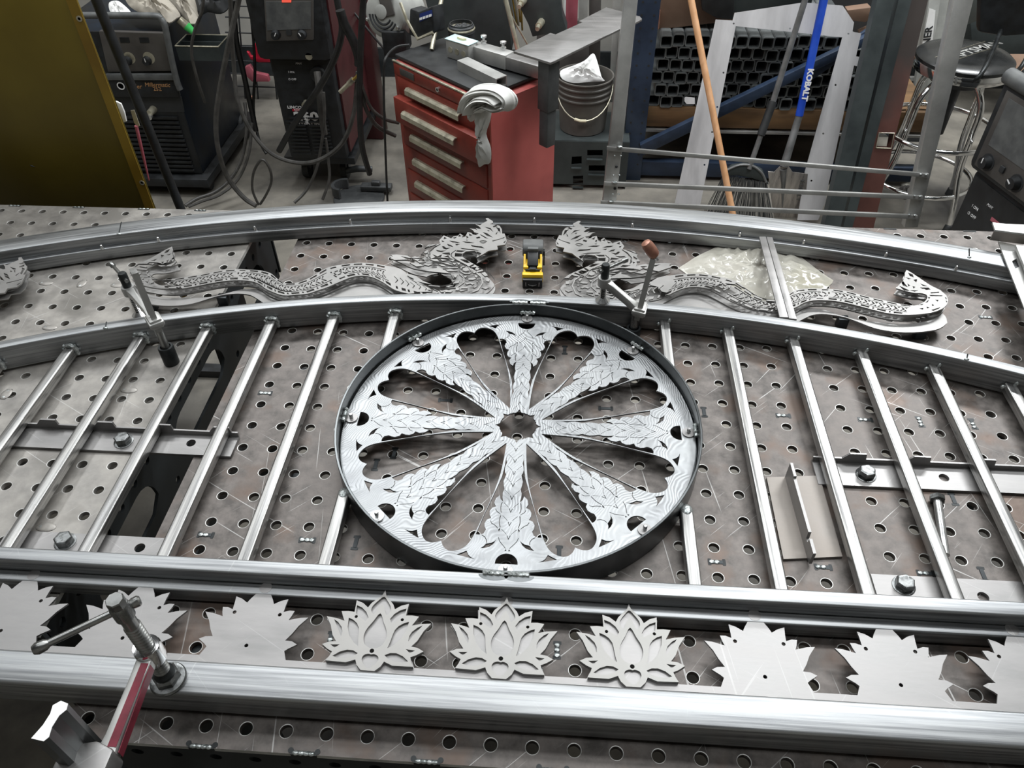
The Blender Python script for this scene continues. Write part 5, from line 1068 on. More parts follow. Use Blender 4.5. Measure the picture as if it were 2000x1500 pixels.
for i, (z0, z1, pr, hz_) in enumerate(((.676,.732,.004,.700),(.578,.668,.030,.624),(.484,.570,.005,.530),(.390,.476,.004,.437),(.288,.382,.004,.345),(.19,.28,.004,.24))):
    dr = p.box('drawer', .018, LT-.018 if i != 1 else LT-.012, z0, z1, -.10, pr, 'redbox', tb, bevel=.002)
    g = G(); yz = p.M @ Matrix(((0,0,1,0),(0,1,0,0),(1,0,0,0),(0,0,0,1)))
    g.prism([(pr,hz_+.012),(pr+.010,hz_+.013),(pr+.018,hz_+.006),(pr+.018,hz_-.010),(pr+.015,hz_-.010),(pr+.015,hz_+.004),(pr+.009,hz_+.009),(pr,hz_+.009)], .078, .362, yz); build(g, 'handle', 'alu', dr)
for sx_ in (.05, LT-.05):
    for dz in (-.05, -DT+.05):
        q = A+e*sx_+n*dz; g = G(); g.cyl((q.x-.012, q.y, .035), (q.x+.012, q.y, .035), .035); k = build(g, 'caster', 'rubber', tb, smooth=True)
# rubber mat on top
def onbox(x, d, z): q = A+e*x-n*d; return Vector((q.x, q.y, z))
g = G(); g.box(-.006, LT-.03, ZT+.0045, ZT+.018, -DT+.004, -.012, p.M); mt = build(g, 'rubber_mat', 'rubber', None, bevel=.004); tag(mt, 'black rubber mat on top of the red tool cabinet', 'mat')
zt = ZT+.0185
# channel with open square end lying along the top
q1, q0 = pz(985,150,zt+.03), pz(905,112,zt+.03); d = (q1-q0).normalized(); nn = Vector((d.y, -d.x, 0))
sb = thing('square_channel', 'open ended grey square tube lying on the cabinet in front of the bolted tube', 'tube', (q1.x, q1.y, zt))
pp = Pl((q1.x, q1.y, zt), (-d.y, d.x, 0), (0,0,1)); 
g = G(); fr = [(-.034,0),(.006,0),(.006,.032),(-.034,.032)]
for a_, b_ in (((-.034,0),(.010,.003)), ((-.034,.029),(.010,.032)), ((-.034,.003),(-.031,.029)), ((.007,.003),(.010,.029))):
    g._add([(q1.x+nn.x*(-aa)-d.x*L_, q1.y+nn.y*(-aa)-d.y*L_, zt+zz) for L_ in (0, .20) for aa, zz in ((a_[0],a_[1]),(b_[0],a_[1]),(b_[0],b_[1]),(a_[0],b_[1]))], [(0,1,2,3),(7,6,5,4),(0,4,5,1),(1,5,6,2),(2,6,7,3),(3,7,4,0)])
build(g, 'tube_wall', 'galv', sb)
# the bolted receiver tube, T shaped bench jig
jg = thing('tee_jig', 'steel jig with long flat plate on a square post bolted to the cabinet', 'jig', (.46, 1.2, .8))
b0, b1 = pz(912,80,.850), pz(996,104,.850); d = (b1-b0).normalized(); nn = Vector((-d.y, d.x, 0))
def beam(name, a, b, w, h, m, par, bv=.004):
    dd = (b-a).normalized(); M_ = basis(a, dd, Vector((-dd.y, dd.x, 0))); g = G(); g.box(0, (b-a).length, -w/2, w/2, -h/2, h/2, M_); return build(g, name, m, par, bevel=bv)
rc = beam('receiver_tube', b0+Vector((0,0,-.024)), b1+Vector((0,0,-.024)), .050, .048, 'galv', jg)
for u, v in ((945,84), (983,96)):
    q = pz(u, v, .851); g = G(); g.lathe([(.010,-.002),(.010,.006),(.005,.006),(.005,.018),(.0105,.019),(.0105,.025),(.006,.027)], (q.x, q.y, q.z), 12); build(g, 'set_bolt', 'bright', rc, smooth=True)
a, b = b1+Vector((0,0,-.026))-d*.05, b1+d*.155+Vector((0,0,-.026)); beam('sliding_tube', a, b, .044, .042, 'sheet', jg)
lx_, ly_ = pz(1072,118,.915).x, pz(1072,118,.915).y
def post(name, x, y, w, z0, z1, ang, m, par):
    g = G(); g.box(-w/2, w/2, -w/2, w/2, z0, z1, Matrix.Translation((x, y, 0)) @ Matrix.Rotation(ang, 4, 'Z')); return build(g, name, m, par, bevel=.003)
ang = math.atan2(e.y, e.x)
post('sleeve', lx_, ly_+.012, .047, .76, .915, ang, 'cast', jg); post('post', lx_, ly_+.012, .038, .64, .76, ang, 'cast', jg)
pp = Pl((0,0,.925), (1,0,0), (0,1,0))
pp.slab('top_plate', [(1003,100),(1075,122),(1083,119),(1213,55),(1222,55),(1254,37),(1250,32),(1184,14),(1131,41),(1138,43),(1085,67),(1075,64)], .007, 'sheet', jg, bevel=.0008)
# electrical box
eb = thing('outlet_box', 'galvanised electrical box with pale blue cover on the cabinet', 'electrical box', tuple(pz(900,120,zt)))
c0, c1, c2 = pz(872,112,zt), pz(916,126,zt), pz(936,116,zt); ex_ = (c1-c0).normalized(); M_ = basis(c0, ex_, Vector((-ex_.y, ex_.x, 0)))
ln, wd = (c1-c0).length, (c2-c1).length*.9
g = G(); g.box(0, ln, 0, wd, 0, .060, M_); bx_ = build(g, 'box', 'galv', eb, bevel=.004)
g = G(); g.box(-.002, ln+.002, -.002, wd+.002, .0602, .063, M_); cv = build(g, 'cover', mat('pale_blue_cover', '#b4cdd0', '#c6dcdd', rough=(.4,.5)), eb, bevel=.001)
g = G(); g.prism([(ln*.35,wd*.4),(ln*.6,wd*.35),(ln*.7,wd*.55),(ln*.45,wd*.7)], .0632, .070, M_); build(g, 'label_scrap', mat('cream_label', '#d8d2a8', '#e6e0bc'), cv)
for i in range(3):
    g = G(); g.lathe([(.0095,0),(.0095,.0012),(.0075,.0012)], (0,0,0), 18, M_ @ Matrix.Translation((ln*(.2+.29*i), -.0002, .030)) @ Matrix.Rotation(R(90), 4, 'X')); build(g, 'knockout', 'alu', bx_, smooth=True)
# tin of paste
q = pz(903,92,zt); tn = thing('open_tin', 'open black tin of dark paste standing on the cabinet', 'tin', tuple(q))
g = G(); g.lathe([(.045,0),(.045,.020),(.0465,.022),(.045,.024),(.045,.052),(.047,.054),(.045,.058),(.045,.072),(.040,.076),(.040,.080),(.037,.080),(.037,.060),(.001,.062)], tuple(q), 32); build(g, 'tin_body', 'black', tn, smooth=True)
g = G(); g.lathe([(.0455,.060),(.0475,.064),(.0455,.068)], tuple(q), 32); build(g, 'silver_band', 'alu', tn, smooth=True)
g = G(); rnd = random.Random(9)
for i in range(12): g.ball((q.x+.024*math.cos(i*2.4)*(.4+.6*(i%3)/2), q.y+.024*math.sin(i*2.4)*(.4+.6*(i%3)/2), q.z+.066), .010, 1.2, 1, .8, 8)
build(g, 'paste', 'rubber', tn, smooth=True)['kind'] = 'stuff'
# switch box with blue label on a bent bracket
sw = thing('switch_box', 'black switch box with blue label on a bent grey bracket', 'switch', tuple(Y_(1.62).at(825,40)))
pw = Pl(Y_(1.62).at(825,40), (.86,-.4,0), (0,.15,1))
pw.slab('case', [(800,18),(818,23),(845,10),(849,62),(818,78),(798,70)], .07, 'black', sw, 0, bevel=.006)
pw.slab('blue_label', [(820,27),(844,17),(845,30),(820,43)], .001, mat('blue_label', '#16245c', '#1e3170'), sw, .0015)
for i in range(4): pw.slab('white_block', [(820+i*6.2,40-i*2.6),(825+i*6.2,38-i*2.6),(825+i*6.2,33-i*2.6),(820+i*6.2,35-i*2.6)], .001, 'lettw', sw, .003)
g = G(); g.tube([pw.at(782,5), pw.at(795,40), pw.at(816,76), pw.at(846,63)], .006, 6); build(g, 'bracket', 'alu', sw)
# bench grinder motor with fan cover
mo = thing('electric_motor', 'grey electric motor with round slotted fan cover left of the switch box', 'motor', tuple(Y_(1.72).at(752,35)))
pc = Y_(1.70).at(750,28); pm = Pl(pc, (.93,-.36,0), (0,.25,1))
g = G(); g.lathe([(.076,-.16),(.082,-.02),(.078,-.004),(.066,.004),(.02,.006)], (0,0,0), 40, pm.M); build(g, 'housing', 'tan', mo, smooth=True)
g = G(); g.lathe([(.024,.006),(.024,.012),(.018,.014)], (-.006,.008,0), 24, pm.M); build(g, 'hub', 'tan', mo, smooth=True)
for r_ in (.032, .044, .056):
    g = G(); P_ = [pm.M @ Vector((r_*math.cos(R(a)), r_*math.sin(R(a)), .0062)) for a in range(185, 345, 10)]; g.tube(P_, .0035, 6); build(g, 'fan_slot', 'lettk', mo)
g = G(); g.box(.0, .05, -.01, .075, .006, .012, pm.M @ Matrix.Rotation(R(18), 4, 'Z')); build(g, 'terminal_cover', 'panelg', mo, bevel=.004)
for a in (200, 285, 330, 60):
    g = G(); g.lathe([(.006,.004),(.006,.010),(.003,.012)], (.070*math.cos(R(a)), .070*math.sin(R(a)), 0), 8, pm.M); build(g, 'screw', 'bright', mo)
g = G(); q = pm.at(765,90); g.box(q.x-.03, q.x+.05, q.y-.01, q.y+.12, zt-.06, zt+.03); build(g, 'motor_foot', 'black', mo, bevel=.004)
for (u0,v0,u1,v1,r_,lab) in ((866,-20,843,97,.0075,'grey steel rod leaning over the cabinet behind the outlet box'),(983,-20,1012,100,.0085,'bright steel rod leaning behind the bolted tube'),(992,20,1030,86,.0032,'thin steel rod leaning beside the bright rod')):
    g = G(); a, b = Y_(1.72).at(u0, v0), pz(u1, v1, zt+.004 if u1 < 900 else zt-.04); g.tube([a, b], r_, 10); o = build(g, 'steel_rod', 'alu', None, smooth=True); tag(o, lab, 'rod')
# rag hanging over the corner
rg = thing('rag', 'crumpled light grey rag draped over the near corner of the cabinet', 'rag', tuple(B+Vector((0,0,.78))))
M['rag'] = mat('light_grey_rag', '#c2c2be', '#dcdcd8', rough=(.7,.85), scale=10, bump=.2)
pr_ = Pl(B+n*.045+Vector((0,0,.7)), e, (0,0,1))
def ribbon(pts, wid, depth, name, seed, folds=2.5):
    P_ = smoothp([pr_.l(*q) for q in pts], 5); m_ = len(P_); K = 10; g = G(); vs = []
    W_ = wid if isinstance(wid, list) else [wid]*2
    for i, q in enumerate(P_):
        a = Vector(P_[max(i-1,0)]); b = Vector(P_[min(i+1,m_-1)]); t_ = (b-a).normalized(); nn = Vector((-t_.y, t_.x)); f = i/(m_-1)
        ww = W_[0]+(W_[-1]-W_[0])*f
        for k in range(K+1):
            s_ = k/K-.5; vs.append((q[0]+nn.x*ww*s_, q[1]+nn.y*ww*s_, depth*(1-(2*s_)**2)+.006*math.sin(s_*folds*6.28+seed+f*3)))
    fs = [(i*(K+1)+k, (i+1)*(K+1)+k, (i+1)*(K+1)+k+1, i*(K+1)+k+1) for i in range(m_-1) for k in range(K)]
    g._add(vs, fs, pr_.M); o = build(g, name, 'rag', rg, smooth=True); s2 = o.modifiers.new('thick', 'SOLIDIFY'); s2.thickness = .002; return o
crumple('bundle', [(905,207),(914,188),(926,175),(955,166),(985,170),(1003,182),(1010,198),(1004,212),(990,218),(976,209),(960,206),(948,213),(935,212),(924,226),(913,216)], pr_, .022, 'rag', None, None, .024, 21, rg)
ribbon([(912,214),(916,196),(930,180),(955,173),(982,176),(1001,190),(999,205)], .034, .036, 'fold', 1, 3.5)
ribbon([(928,216),(934,200),(950,188),(972,188),(990,198)], .024, .050, 'fold', 2, 3)
ribbon([(944,212),(960,204),(982,210),(1000,204)], .022, .040, 'fold', 4, 3)
#crumple('fold', [(930,196),(945,184),(975,182),(998,192),(1003,204),(988,208),(965,199),(944,204)], Pl(B+n*.085+Vector((0,0,.7)), e, (0,0,1)), .022, 'rag', None, None, .014, 22, rg)
crumple('hanging_tail', [(931,203),(957,203),(956,235),(948,262),(957,290),(956,318),(945,321),(935,326),(938,300),(941,275),(936,250),(931,225)], pr_, .020, 'rag', None, None, .012, 23, rg)
crumple('hanging_tail', [(913,203),(931,207),(925,234),(917,235)], pr_, .014, 'rag', None, None, .008, 24, rg)

# --- bucket on a punched steel box
bc = CP+ray(1143, 146)*3.35
bkz = bc.z-.235
bk_ = thing('bucket', 'grimy grey plastic bucket with wire handle holding a white rag', 'bucket', (bc.x, bc.y, bkz))
g = G(); pf = [(.098,0),(.102,.004),(.112,.15),(.120,.155),(.120,.160),(.114,.163),(.114,.176),(.121,.179),(.121,.184),(.116,.187),(.116,.202),(.123,.205),(.123,.210),(.118,.213),(.119,.229),(.125,.231),(.125,.236),(.118,.236),(.114,.215),(.098,.01),(.001,.008)]
g.lathe(pf, (bc.x, bc.y, bkz), 44); build(g, 'pail', 'plastgrey', bk_, smooth=True)
P_ = [(bc.x+.122*math.cos(R(a)), bc.y-.122*abs(math.sin(R(a)))-.004, bkz+.20-.115*abs(math.sin(R(a)))) for a in range(180, 361, 12)]
g = G(); g.tube(P_, .0028, 6); hd_ = build(g, 'wire_handle', 'alu', bk_, smooth=True)
g = G(); g.tube(P_[6:9], .0065, 8); build(g, 'grip', mat('cream_grip','#c9c2a4','#dcd6bc'), hd_, smooth=True)
crumple('white_rag', [(1095,138),(1120,128),(1142,118),(1158,104),(1166,118),(1175,150),(1180,158),(1150,160),(1120,162),(1098,154)], Pl((bc.x, bc.y, bkz+.205), (1,0,0), (0,.75,.65)), .02, 'white', 'crumpled white rag sticking out of the grey bucket', 'rag', .02, 8)
pb = thing('punched_steel_box', 'dark steel box with rectangular cut holes under the bucket', 'box', (bc.x, bc.y, 0))
p = Y_(bc.y-.14)
x0 = p.l(1070,300)[0]; x1 = p.l(1228,300)[0]
hol = [[(1147,293),(1177,293),(1177,304),(1147,304)],[(1150,323),(1181,323),(1181,334),(1150,334)],[(1117,306),(1136,305),(1136,320),(1116,321)],[(1119,344),(1139,343),(1139,359),(1119,359)]]
plate('front', [[(x0,.02),(x1,.02),(x1,bkz-.002),(x0,bkz-.002)]]+[p.P(h_) for h_ in hol], -.004, .004, 'chan', pb, p.M)
for h_ in hol:
    L_ = p.P(h_); g = G(); g.box(min(q[0] for q in L_), max(q[0] for q in L_), min(q[1] for q in L_)-.016, min(q[1] for q in L_)-.012, 0, .014, p.M); build(g, 'ledge', 'chan', pb)
g = G(); g.box(x0, x1, bc.y-.135, bc.y+.16, bkz-.006, bkz-.0005); build(g, 'top', 'chan', pb)
g = G(); g.box(x0, x0+.004, bc.y-.135, bc.y+.16, .0, bkz-.006); g.box(x1-.004, x1, bc.y-.135, bc.y+.16, .0, bkz-.006); g.box(x0+.004, x1-.004, bc.y+.156, bc.y+.16, 0, bkz-.006); build(g, 'sides', 'chan', pb)

# --- things behind the cabinet, seen along the top edge
def back(name, lab, cat, y, pts, th, m, bevel=.003):
    o = Y_(y).slab(name, pts, th, m, None, bevel=bevel); tag(o, lab, cat); return o
back('machine_column', 'big dark grey machine body behind the cabinet at the top edge', 'machine', 2.45, [(815,-60),(985,-60),(1000,100),(860,110)], .4, 'chan')
back('machine_bracket', 'dark casting with flared foot and bolts behind the long flat plate', 'casting', 2.3, [(1010,-60),(1090,-60),(1098,30),(1108,62),(1095,70),(1060,68),(1040,72),(1032,48),(1018,20)], .10, 'chan')
for i, (u, v) in enumerate(((1057,46),(1022,3))):
    q = Y_(2.28).at(u, v); g = G(); g.cyl((q.x, q.y+.02, q.z), (q.x-.01, q.y-.03, q.z), .016, .014, 12); g.cyl((q.x-.01, q.y-.03, q.z), (q.x-.014, q.y-.06, q.z-.002), .009, n=10)
    o = build(g, 'bracket_bolt', 'alu', None, smooth=True); tag(o, ('lower' if i == 0 else 'upper')+' bolt on the dark casting behind the long flat plate', 'bolt')
rnd = random.Random(3)
for i in range(9):
    a = Y_(2.6).at(968+i*6, -20); b = Y_(2.6).at(985+i*4+rnd.random()*5, 40+rnd.random()*22); g = G(); g.tube([a, b], .0045, 6)
    o = build(g, 'filler_rod', 'brass' if i % 3 else 'alu', None); tag(o, 'thin brass coloured filler rod in the bundle behind the bright rod', 'rod', 'filler rods behind the cabinet')
back('pink_beam', 'faded pink painted steel beam standing behind the long flat plate', 'beam', 2.5, [(1107,-60),(1131,-60),(1127,60),(1104,66)], .08, 'redp')
back('white_strip', 'thin white strip left of the pink beam', 'strip', 2.48, [(1102,-60),(1106,-60),(1104,58),(1100,60)], .02, 'white', .001)
back('grey_board', 'pale grey board leaning between pink beam and blue rack', 'board', 2.7, [(1132,-60),(1150,-60),(1147,60),(1130,60)], .03, 'tan')
back('grey_board', 'darker grey board leaning against the wall right of the pink beam', 'board', 2.75, [(1151,-60),(1175,-60),(1172,130),(1150,130)], .03, 'panelg')
back('grey_board', 'narrow grey board leaning just left of the blue rack upright', 'board', 2.35, [(1200,-60),(1216,-60),(1200,200),(1190,200)], .03, 'tan')
back('wide_panel', 'wide beige grey wall panel standing behind bucket', 'board', 2.9, [(1050,40),(1170,40),(1160,240),(1040,240)], .03, 'panelg')

# --- pallet rack with square tube stock
rackx = thing('storage_rack', 'blue steel storage rack with diagonal brace holding square tube', 'rack', (1.3, 2.3, 0))
p = Y_(2.16)
def upright(u0, u1, v):   # vertical channel post from the floor
    x0, x1 = p.l(u0, v)[0], p.l(u1, v)[0]
    g = G(); g.box(x0, x1, 2.16, 2.164, 0, 1.3); g.box(x0, x0+.004, 2.164, 2.22, 0, 1.3); g.box(x1-.004, x1, 2.164, 2.22, 0, 1.3); up = build(g, 'upright', 'bluerack', rackx)
    for k in range(18):
        for xx in (x0+.02, x1-.02): g = G(); g.lathe([(.005,0),(.005,.0006)], (0,0,0), 8, Matrix.Translation((xx, 2.1598, .08+k*.05)) @ Matrix.Rotation(R(90), 4, 'X')); build(g, 'slot_hole', 'lettk', up)
upright(1222, 1262, 250)
p.slab('diagonal_brace', [(1249,278),(1705,58),(1712,72),(1256,298)], .035, 'bluerack', rackx, .03, bevel=.004)
p.slab('diagonal_brace', [(1560,150),(1720,40),(1740,50),(1575,165)], .02, 'bluerack', rackx, 0, bevel=.004)
g = G(); g.box(.80, 2.1, 2.17, 2.21, .02, .09); build(g, 'lower_beam', 'bluerack', rackx, bevel=.003)
g = G(); g.box(.80, 2.1, 2.19, 2.23, .225, .235); build(g, 'shelf_lip', 'galv', rackx)
g = G(); g.box(.80, 2.1, 2.20, 2.9, .245, .335); build(g, 'timber_deck', 'timber', rackx, bevel=.003)
g = G(); g.box(.80, 2.1, 2.9, 2.95, 0, 1.2); build(g, 'back_sheet', 'lettk', rackx)
# 2 in square tubes, one object each, stacked in shifted rows
def tubemesh():
    g = G(); s = .0254; w_ = .0046; n_ = 3
    def rr(h, r): return [(cx+r*math.cos(R(a0+90*i/n_)), cz+r*math.sin(R(a0+90*i/n_))) for cx, cz, a0 in ((h-r,h-r,0),(-h+r,h-r,90),(-h+r,-h+r,180),(h-r,-h+r,270)) for i in range(n_+1)]
    O, I = rr(s-.0003, .0105), rr(s-w_, .0065); m_ = len(O)
    g._add([(a, 0, b) for a, b in O]+[(a, 0, b) for a, b in I]+[(a, .62, b) for a, b in O]+[(a, .62, b) for a, b in I],
           [f for i in range(m_) for f in ((i, (i+1) % m_, m_+(i+1) % m_, m_+i), (i, 2*m_+i, 2*m_+(i+1) % m_, (i+1) % m_), (m_+i, m_+(i+1) % m_, 3*m_+(i+1) % m_, 3*m_+i))])
    return g
rnd = random.Random(12)
proto = build(tubemesh(), 'square_tube', 'darktube', None); cnt = 0
names = ['bottom', 'second', 'third', 'fourth', 'fifth', 'top']
for r_ in range(6):
    for c_ in range(17 if r_ < 5 else 15):
        o = proto if cnt == 0 else proto.copy()
        if cnt: COL.objects.link(o)
        cnt += 1
        o.location = (.872+.0254+c_*.0512+(.022 if r_ % 2 else 0)+rnd.uniform(-.001,.001), 2.20+rnd.uniform(-.012,.02), .336+.0256+r_*.0510)
        tag(o, 'dark open ended square steel tube in the %s row of the stack on the rack' % names[r_], 'tube', 'square tubes in the %s row of the stack' % names[r_])
back('cardboard_box', 'brown cardboard box standing on the square tube stack', 'box', 2.28, [(1288,-60),(1290,4),(1284,58),(1330,53),(1390,46),(1440,40),(1440,-60)], .25, 'card')
back('timber_block', 'narrow pinkish timber block beside the cardboard box', 'block', 2.26, [(1279,20),(1290,20),(1287,58),(1278,60)], .15, 'copper')
back('black_case', 'black case above the light cut frame at top edge', 'case', 2.20, [(1364,-60),(1440,-60),(1432,38),(1400,36),(1372,20)], .05, 'rubber')
back('steel_sheet', 'dark grey sheet above the light cut frame at the top edge', 'panel', 2.22, [(1432,-60),(1600,-60),(1585,8),(1432,25)], .04, 'chan')
back('yellow_scrap', 'crumpled brownish paper at the right end of the tube stack', 'paper', 2.3, [(1655,20),(1700,14),(1715,30),(1690,44),(1660,40)], .05, 'card')
back('yellow_scrap', 'second brownish paper lying lower at the right end of the tube stack', 'paper', 2.3, [(1680,66),(1715,50),(1712,96),(1686,88)], .05, 'card')

# --- light cut sheet frame leaning on the rack
P0, P1 = Vector((1.2, 1.82, 0)), Vector((1.2, 2.10, .85)); pf_ = Pl(P0, (1,0,0), P1-P0)
o = pf_.plate('cut_sheet_frame', [[(1316,405),(1398,38),(1431,40),(1435,25),(1568,5),(1584,6),(1646,11),(1668,44),(1665,62),(1682,65),(1672,110),(1686,112),(1682,131),(1668,128),(1616,370),(1612,395),(1598,430),(1557,430),(1572,335),(1645,73),(1437,51),(1367,404)],
    ]+[[(u+2*math.cos(R(a)), v+2*math.sin(R(a))) for a in range(0,360,45)] for u, v in ((1433,46),(1543,56),(1657,66),(1413,142),(1401,209),(1391,258),(1376,322),(1632,166),(1608,261),(1585,353))], .003, 'ltsheet')
tag(o, 'light grey cut sheet metal arch frame leaning against the blue rack', 'sheet frame')
o = pf_.slab('mounting_tab', [(1337,191),(1340,189),(1357,191),(1357,203),(1341,203),(1337,198)], .003, 'ltsheet', o)
# --- tools leaning
hnd = thing('wooden_pole', 'long light wooden pole leaning in front of the light frame', 'pole', tuple(Y_(1.55).at(1430,412)))
a, b = Y_(1.55).at(1431,418), Y_(1.95).at(1347,-15); d = a-b; g = G(); g.tube([a+d*.28, b-d*.3], .0125, 16); build(g, 'shaft', 'wood', hnd, smooth=True)
br = thing('broom', 'push broom with grey handle and dark bristles leaning on the rack', 'broom', tuple(Y_(1.85).at(1440,400)))
L_ = [(Y_(1.84).at(1463,330)), (Y_(1.88).at(1486,264)), (Y_(1.93).at(1510,198)), (Y_(2.01).at(1577,-15))]
g = G(); g.tube([L_[0], L_[1]], .0105, 12); g.tube([L_[2], L_[3]+(L_[3]-L_[2])*.3], .0115, 12); hh_ = build(g, 'handle', 'greyh', br, smooth=True)
g = G(); g.tube([L_[1], L_[2]], .016, 12); build(g, 'foam_grip', 'rubber', hh_, smooth=True)
p = Y_(1.84)
hdp = p.slab('head_block', [(1408,345),(1430,327),(1462,322),(1490,335),(1502,362),(1495,358),(1470,349),(1440,343)], .03, 'chan', br, bevel=.004)
g = G(); g.tube(smoothp([tuple(p.at(u, v)) for u, v in ((1420,332),(1445,322),(1470,324),(1488,338),(1496,356))], 4), .005, 6); build(g, 'rim', 'greyh', hdp, smooth=True)
g = G(); rnd = random.Random(2)
for i in range(150):
    f = i/149; a = p.at(1412+85*f, 344+(12*f if f > .5 else 6*f)+0); b = p.at(1368+142*f+rnd.uniform(-3,3), 430+rnd.uniform(-4,6)); yy = rnd.uniform(-.012,.012)
    g.tube([a+Vector((0,yy,0)), b+Vector((0,yy*2,0))], .0014, 3, False)
o = build(g, 'bristles', 'greypl', br); o['kind'] = 'stuff'
sv = thing('shovel', 'shovel with bright blue handle and steel blade right of the broom', 'shovel', tuple(Y_(1.86).at(1540,430)))
L_ = [Y_(1.86).at(1531,325), Y_(1.93).at(1561,226), Y_(2.03).at(1612,-15)]
g = G(); g.tube([L_[1], L_[2]+(L_[2]-L_[1])*.3], .0155, 16); bh = build(g, 'blue_handle', 'blueh', sv, smooth=True)
g = G(); g.tube([L_[0], L_[0].lerp(L_[1],.5), L_[1]], [.017,.0155,.0140], 14); build(g, 'socket', 'greyh', sv, smooth=True)
d = (L_[2]-L_[1]).normalized(); q = Y_(1.955).at(1577,166); toc = (CP-q).normalized(); side = d.cross(toc).normalized()
text('KOBALT', .030, basis(q+toc*.0165, -d, side*1.0), 'lettw', bh, bold=.0012, sx=1.05, th=.0012)
p = Y_(1.86)
bl = p.slab('blade', [(1500,335),(1512,336),(1522,326),(1540,324),(1548,336),(1578,340),(1574,380),(1560,425),(1512,425),(1505,380)], .004, mat('worn_shovel_steel', '#989390', '#c4beb8', metal=.7, rough=(.25,.45), scale=12, stretch=(6,6,1)), sv, 0, bevel=.001)
g = G(); g.tube([p.at(1530,330), p.at(1530,360), p.at(1528,405)], [.015,.009,.002], 10); build(g, 'socket_rib', 'greyh', bl, smooth=True)
text('KOBALT', .026, basis(Y_(1.857).at(1563,372), (.05,0,-1), (1,0,.05)), 'greypl', bl)

# --- leaning railing section in front
rl = thing('railing_section', 'welded railing section with three thin bars standing behind the gate', 'railing', (1.2, 1.3, 0))
p = Pl((1.2, 1.22, 0), (1,0,0), (0,.16,1))
for lo, hi, nm in (((1175,410,1202,410),(1223,-20,1250,-20),'post'),):
    p.slab(nm, [(lo[0],lo[1]),(lo[2],lo[3]),(hi[2]-2,hi[3]),(hi[0]-2,hi[1])], .035, 'galv', rl, 0, bevel=.004)
p.slab('post', [(1766,445),(1793,445),(1907,-20),(1868,-20)], .035, 'galv', rl, 0, bevel=.004)
for (u0,v0,u1,v1) in ((1185,288,1812,341),(1180,357,1800,384),(1173,394,1790,422)):
    p.slab('rail_bar', [(u0,v0-4),(u1,v1-4),(u1,v1+4),(u0,v0+4)], .012, 'galv', rl, .0125, bevel=.0015)
for u, v in ((1210,283),(1200,352),(1193,389),(1200,300),(1212,300),(1198,338),(1209,338),(1197,375),(1208,375),(1796,336),(1806,337),(1784,378),(1794,379),(1774,415),(1784,416)):
    q = p.at(u, v); g = G(); g.ball((q.x, q.y-.014, q.z), .0065 if v in (283,352,389) else .004, 1.6 if v in (283,352,389) else 1, 1, .7, 8); build(g, 'weld_bead', 'weld', rl, smooth=True)
for u, v in ((1204,325),(1201,368)):
    q = p.at(u, v); g = G(); g.ball((q.x, q.y-.002, q.z), .005, 1, .4, 1, 8); build(g, 'bolt_hole', 'lettk', rl, smooth=True)
# --- leaning channels and the red oxide column
pc_ = Pl((1.7, 1.70, 0), (1,0,0), (0,.33,1))
def lean(name, lab, cat, quad_, th, m, off=0):
    t_ = thing(name, lab, cat, tuple(pc_.at(*quad_[0]))); o = pc_.slab('web', quad_, .004, m, t_, off)
    L_ = pc_.P(quad_)
    for i, j in ((0,3),(1,2)):
        a, b = L_[i], L_[j]; dx = .004 if i == 0 else -.004
        g = G(); g.prism([a, b, (b[0]+dx, b[1]), (a[0]+dx, a[1])], off-th, off-.004, pc_.M); build(g, 'flange', m, t_)
    return t_
lean('steel_channel', 'grey green steel channel leaning right of the light frame', 'channel', [(1600,470),(1632,470),(1748,-20),(1714,-20)], .05, 'chan', .02)
lean('steel_channel', 'dark steel channel leaning between grey green channel and red column', 'channel', [(1644,470),(1662,470),(1790,-20),(1764,-20)], .04, 'chan', -.02)
rc_ = pc_.plate('oxide_column', [[(1664,470),(1706,470),(1824,-20),(1786,-20)], [(1716,291),(1722,262),(1752,262),(1746,292)]], .05, 'brown', None, -.03); tag(rc_, 'red brown oxide painted steel column with a square hole', 'column')
g = G(); hq = pc_.P([(1716,291),(1722,262),(1752,262),(1746,292)]); g.tube([pc_.M @ Vector((a, b, -.029)) for a, b in hq+hq[:1]], .0022, 6); build(g, 'hole_rim', 'alu', rc_)

# --- ladder
ld = thing('step_ladder', 'pale grey fibreglass ladder standing behind the stool', 'ladder', (2.15, 2.55, 0))
p = Pl((2.15, 2.62, 0), (1,0,0), (0,.12,1))
ra = p.slab('side_rail', [(1768,285),(1793,285),(1840,-20),(1818,-20)], .03, 'tan', ld, bevel=.002)
p.slab('side_rail', [(1795,285),(1812,285),(1866,-20),(1848,-20)], .03, 'tan', ld, -.05, bevel=.002)
for k in range(4): p.slab('rung', [(1770+k*12,215-k*60),(1800+k*12,215-k*60),(1800+k*12,222-k*60),(1770+k*12,222-k*60)], .03, 'galv', ld, -.03)
p.slab('rubber_foot', [(1762,268),(1796,266),(1796,292),(1760,290)], .05, 'rubber', ld, .006, bevel=.004)
p.slab('rubber_foot', [(1800,268),(1832,266),(1830,290),(1798,290)], .05, 'rubber', ld, -.03, bevel=.004)
p.slab('white_label', [(1800,92),(1820,92),(1827,20),(1815,16)], .001, 'white', ra, .0015)
dv = (p.at(1818,20)-p.at(1806,90)).normalized()
text('WERNER', .045, basis(p.at(1808,92)-p.n*(-.003), dv, p.n.cross(dv)), 'lettk', ra, bold=.001)

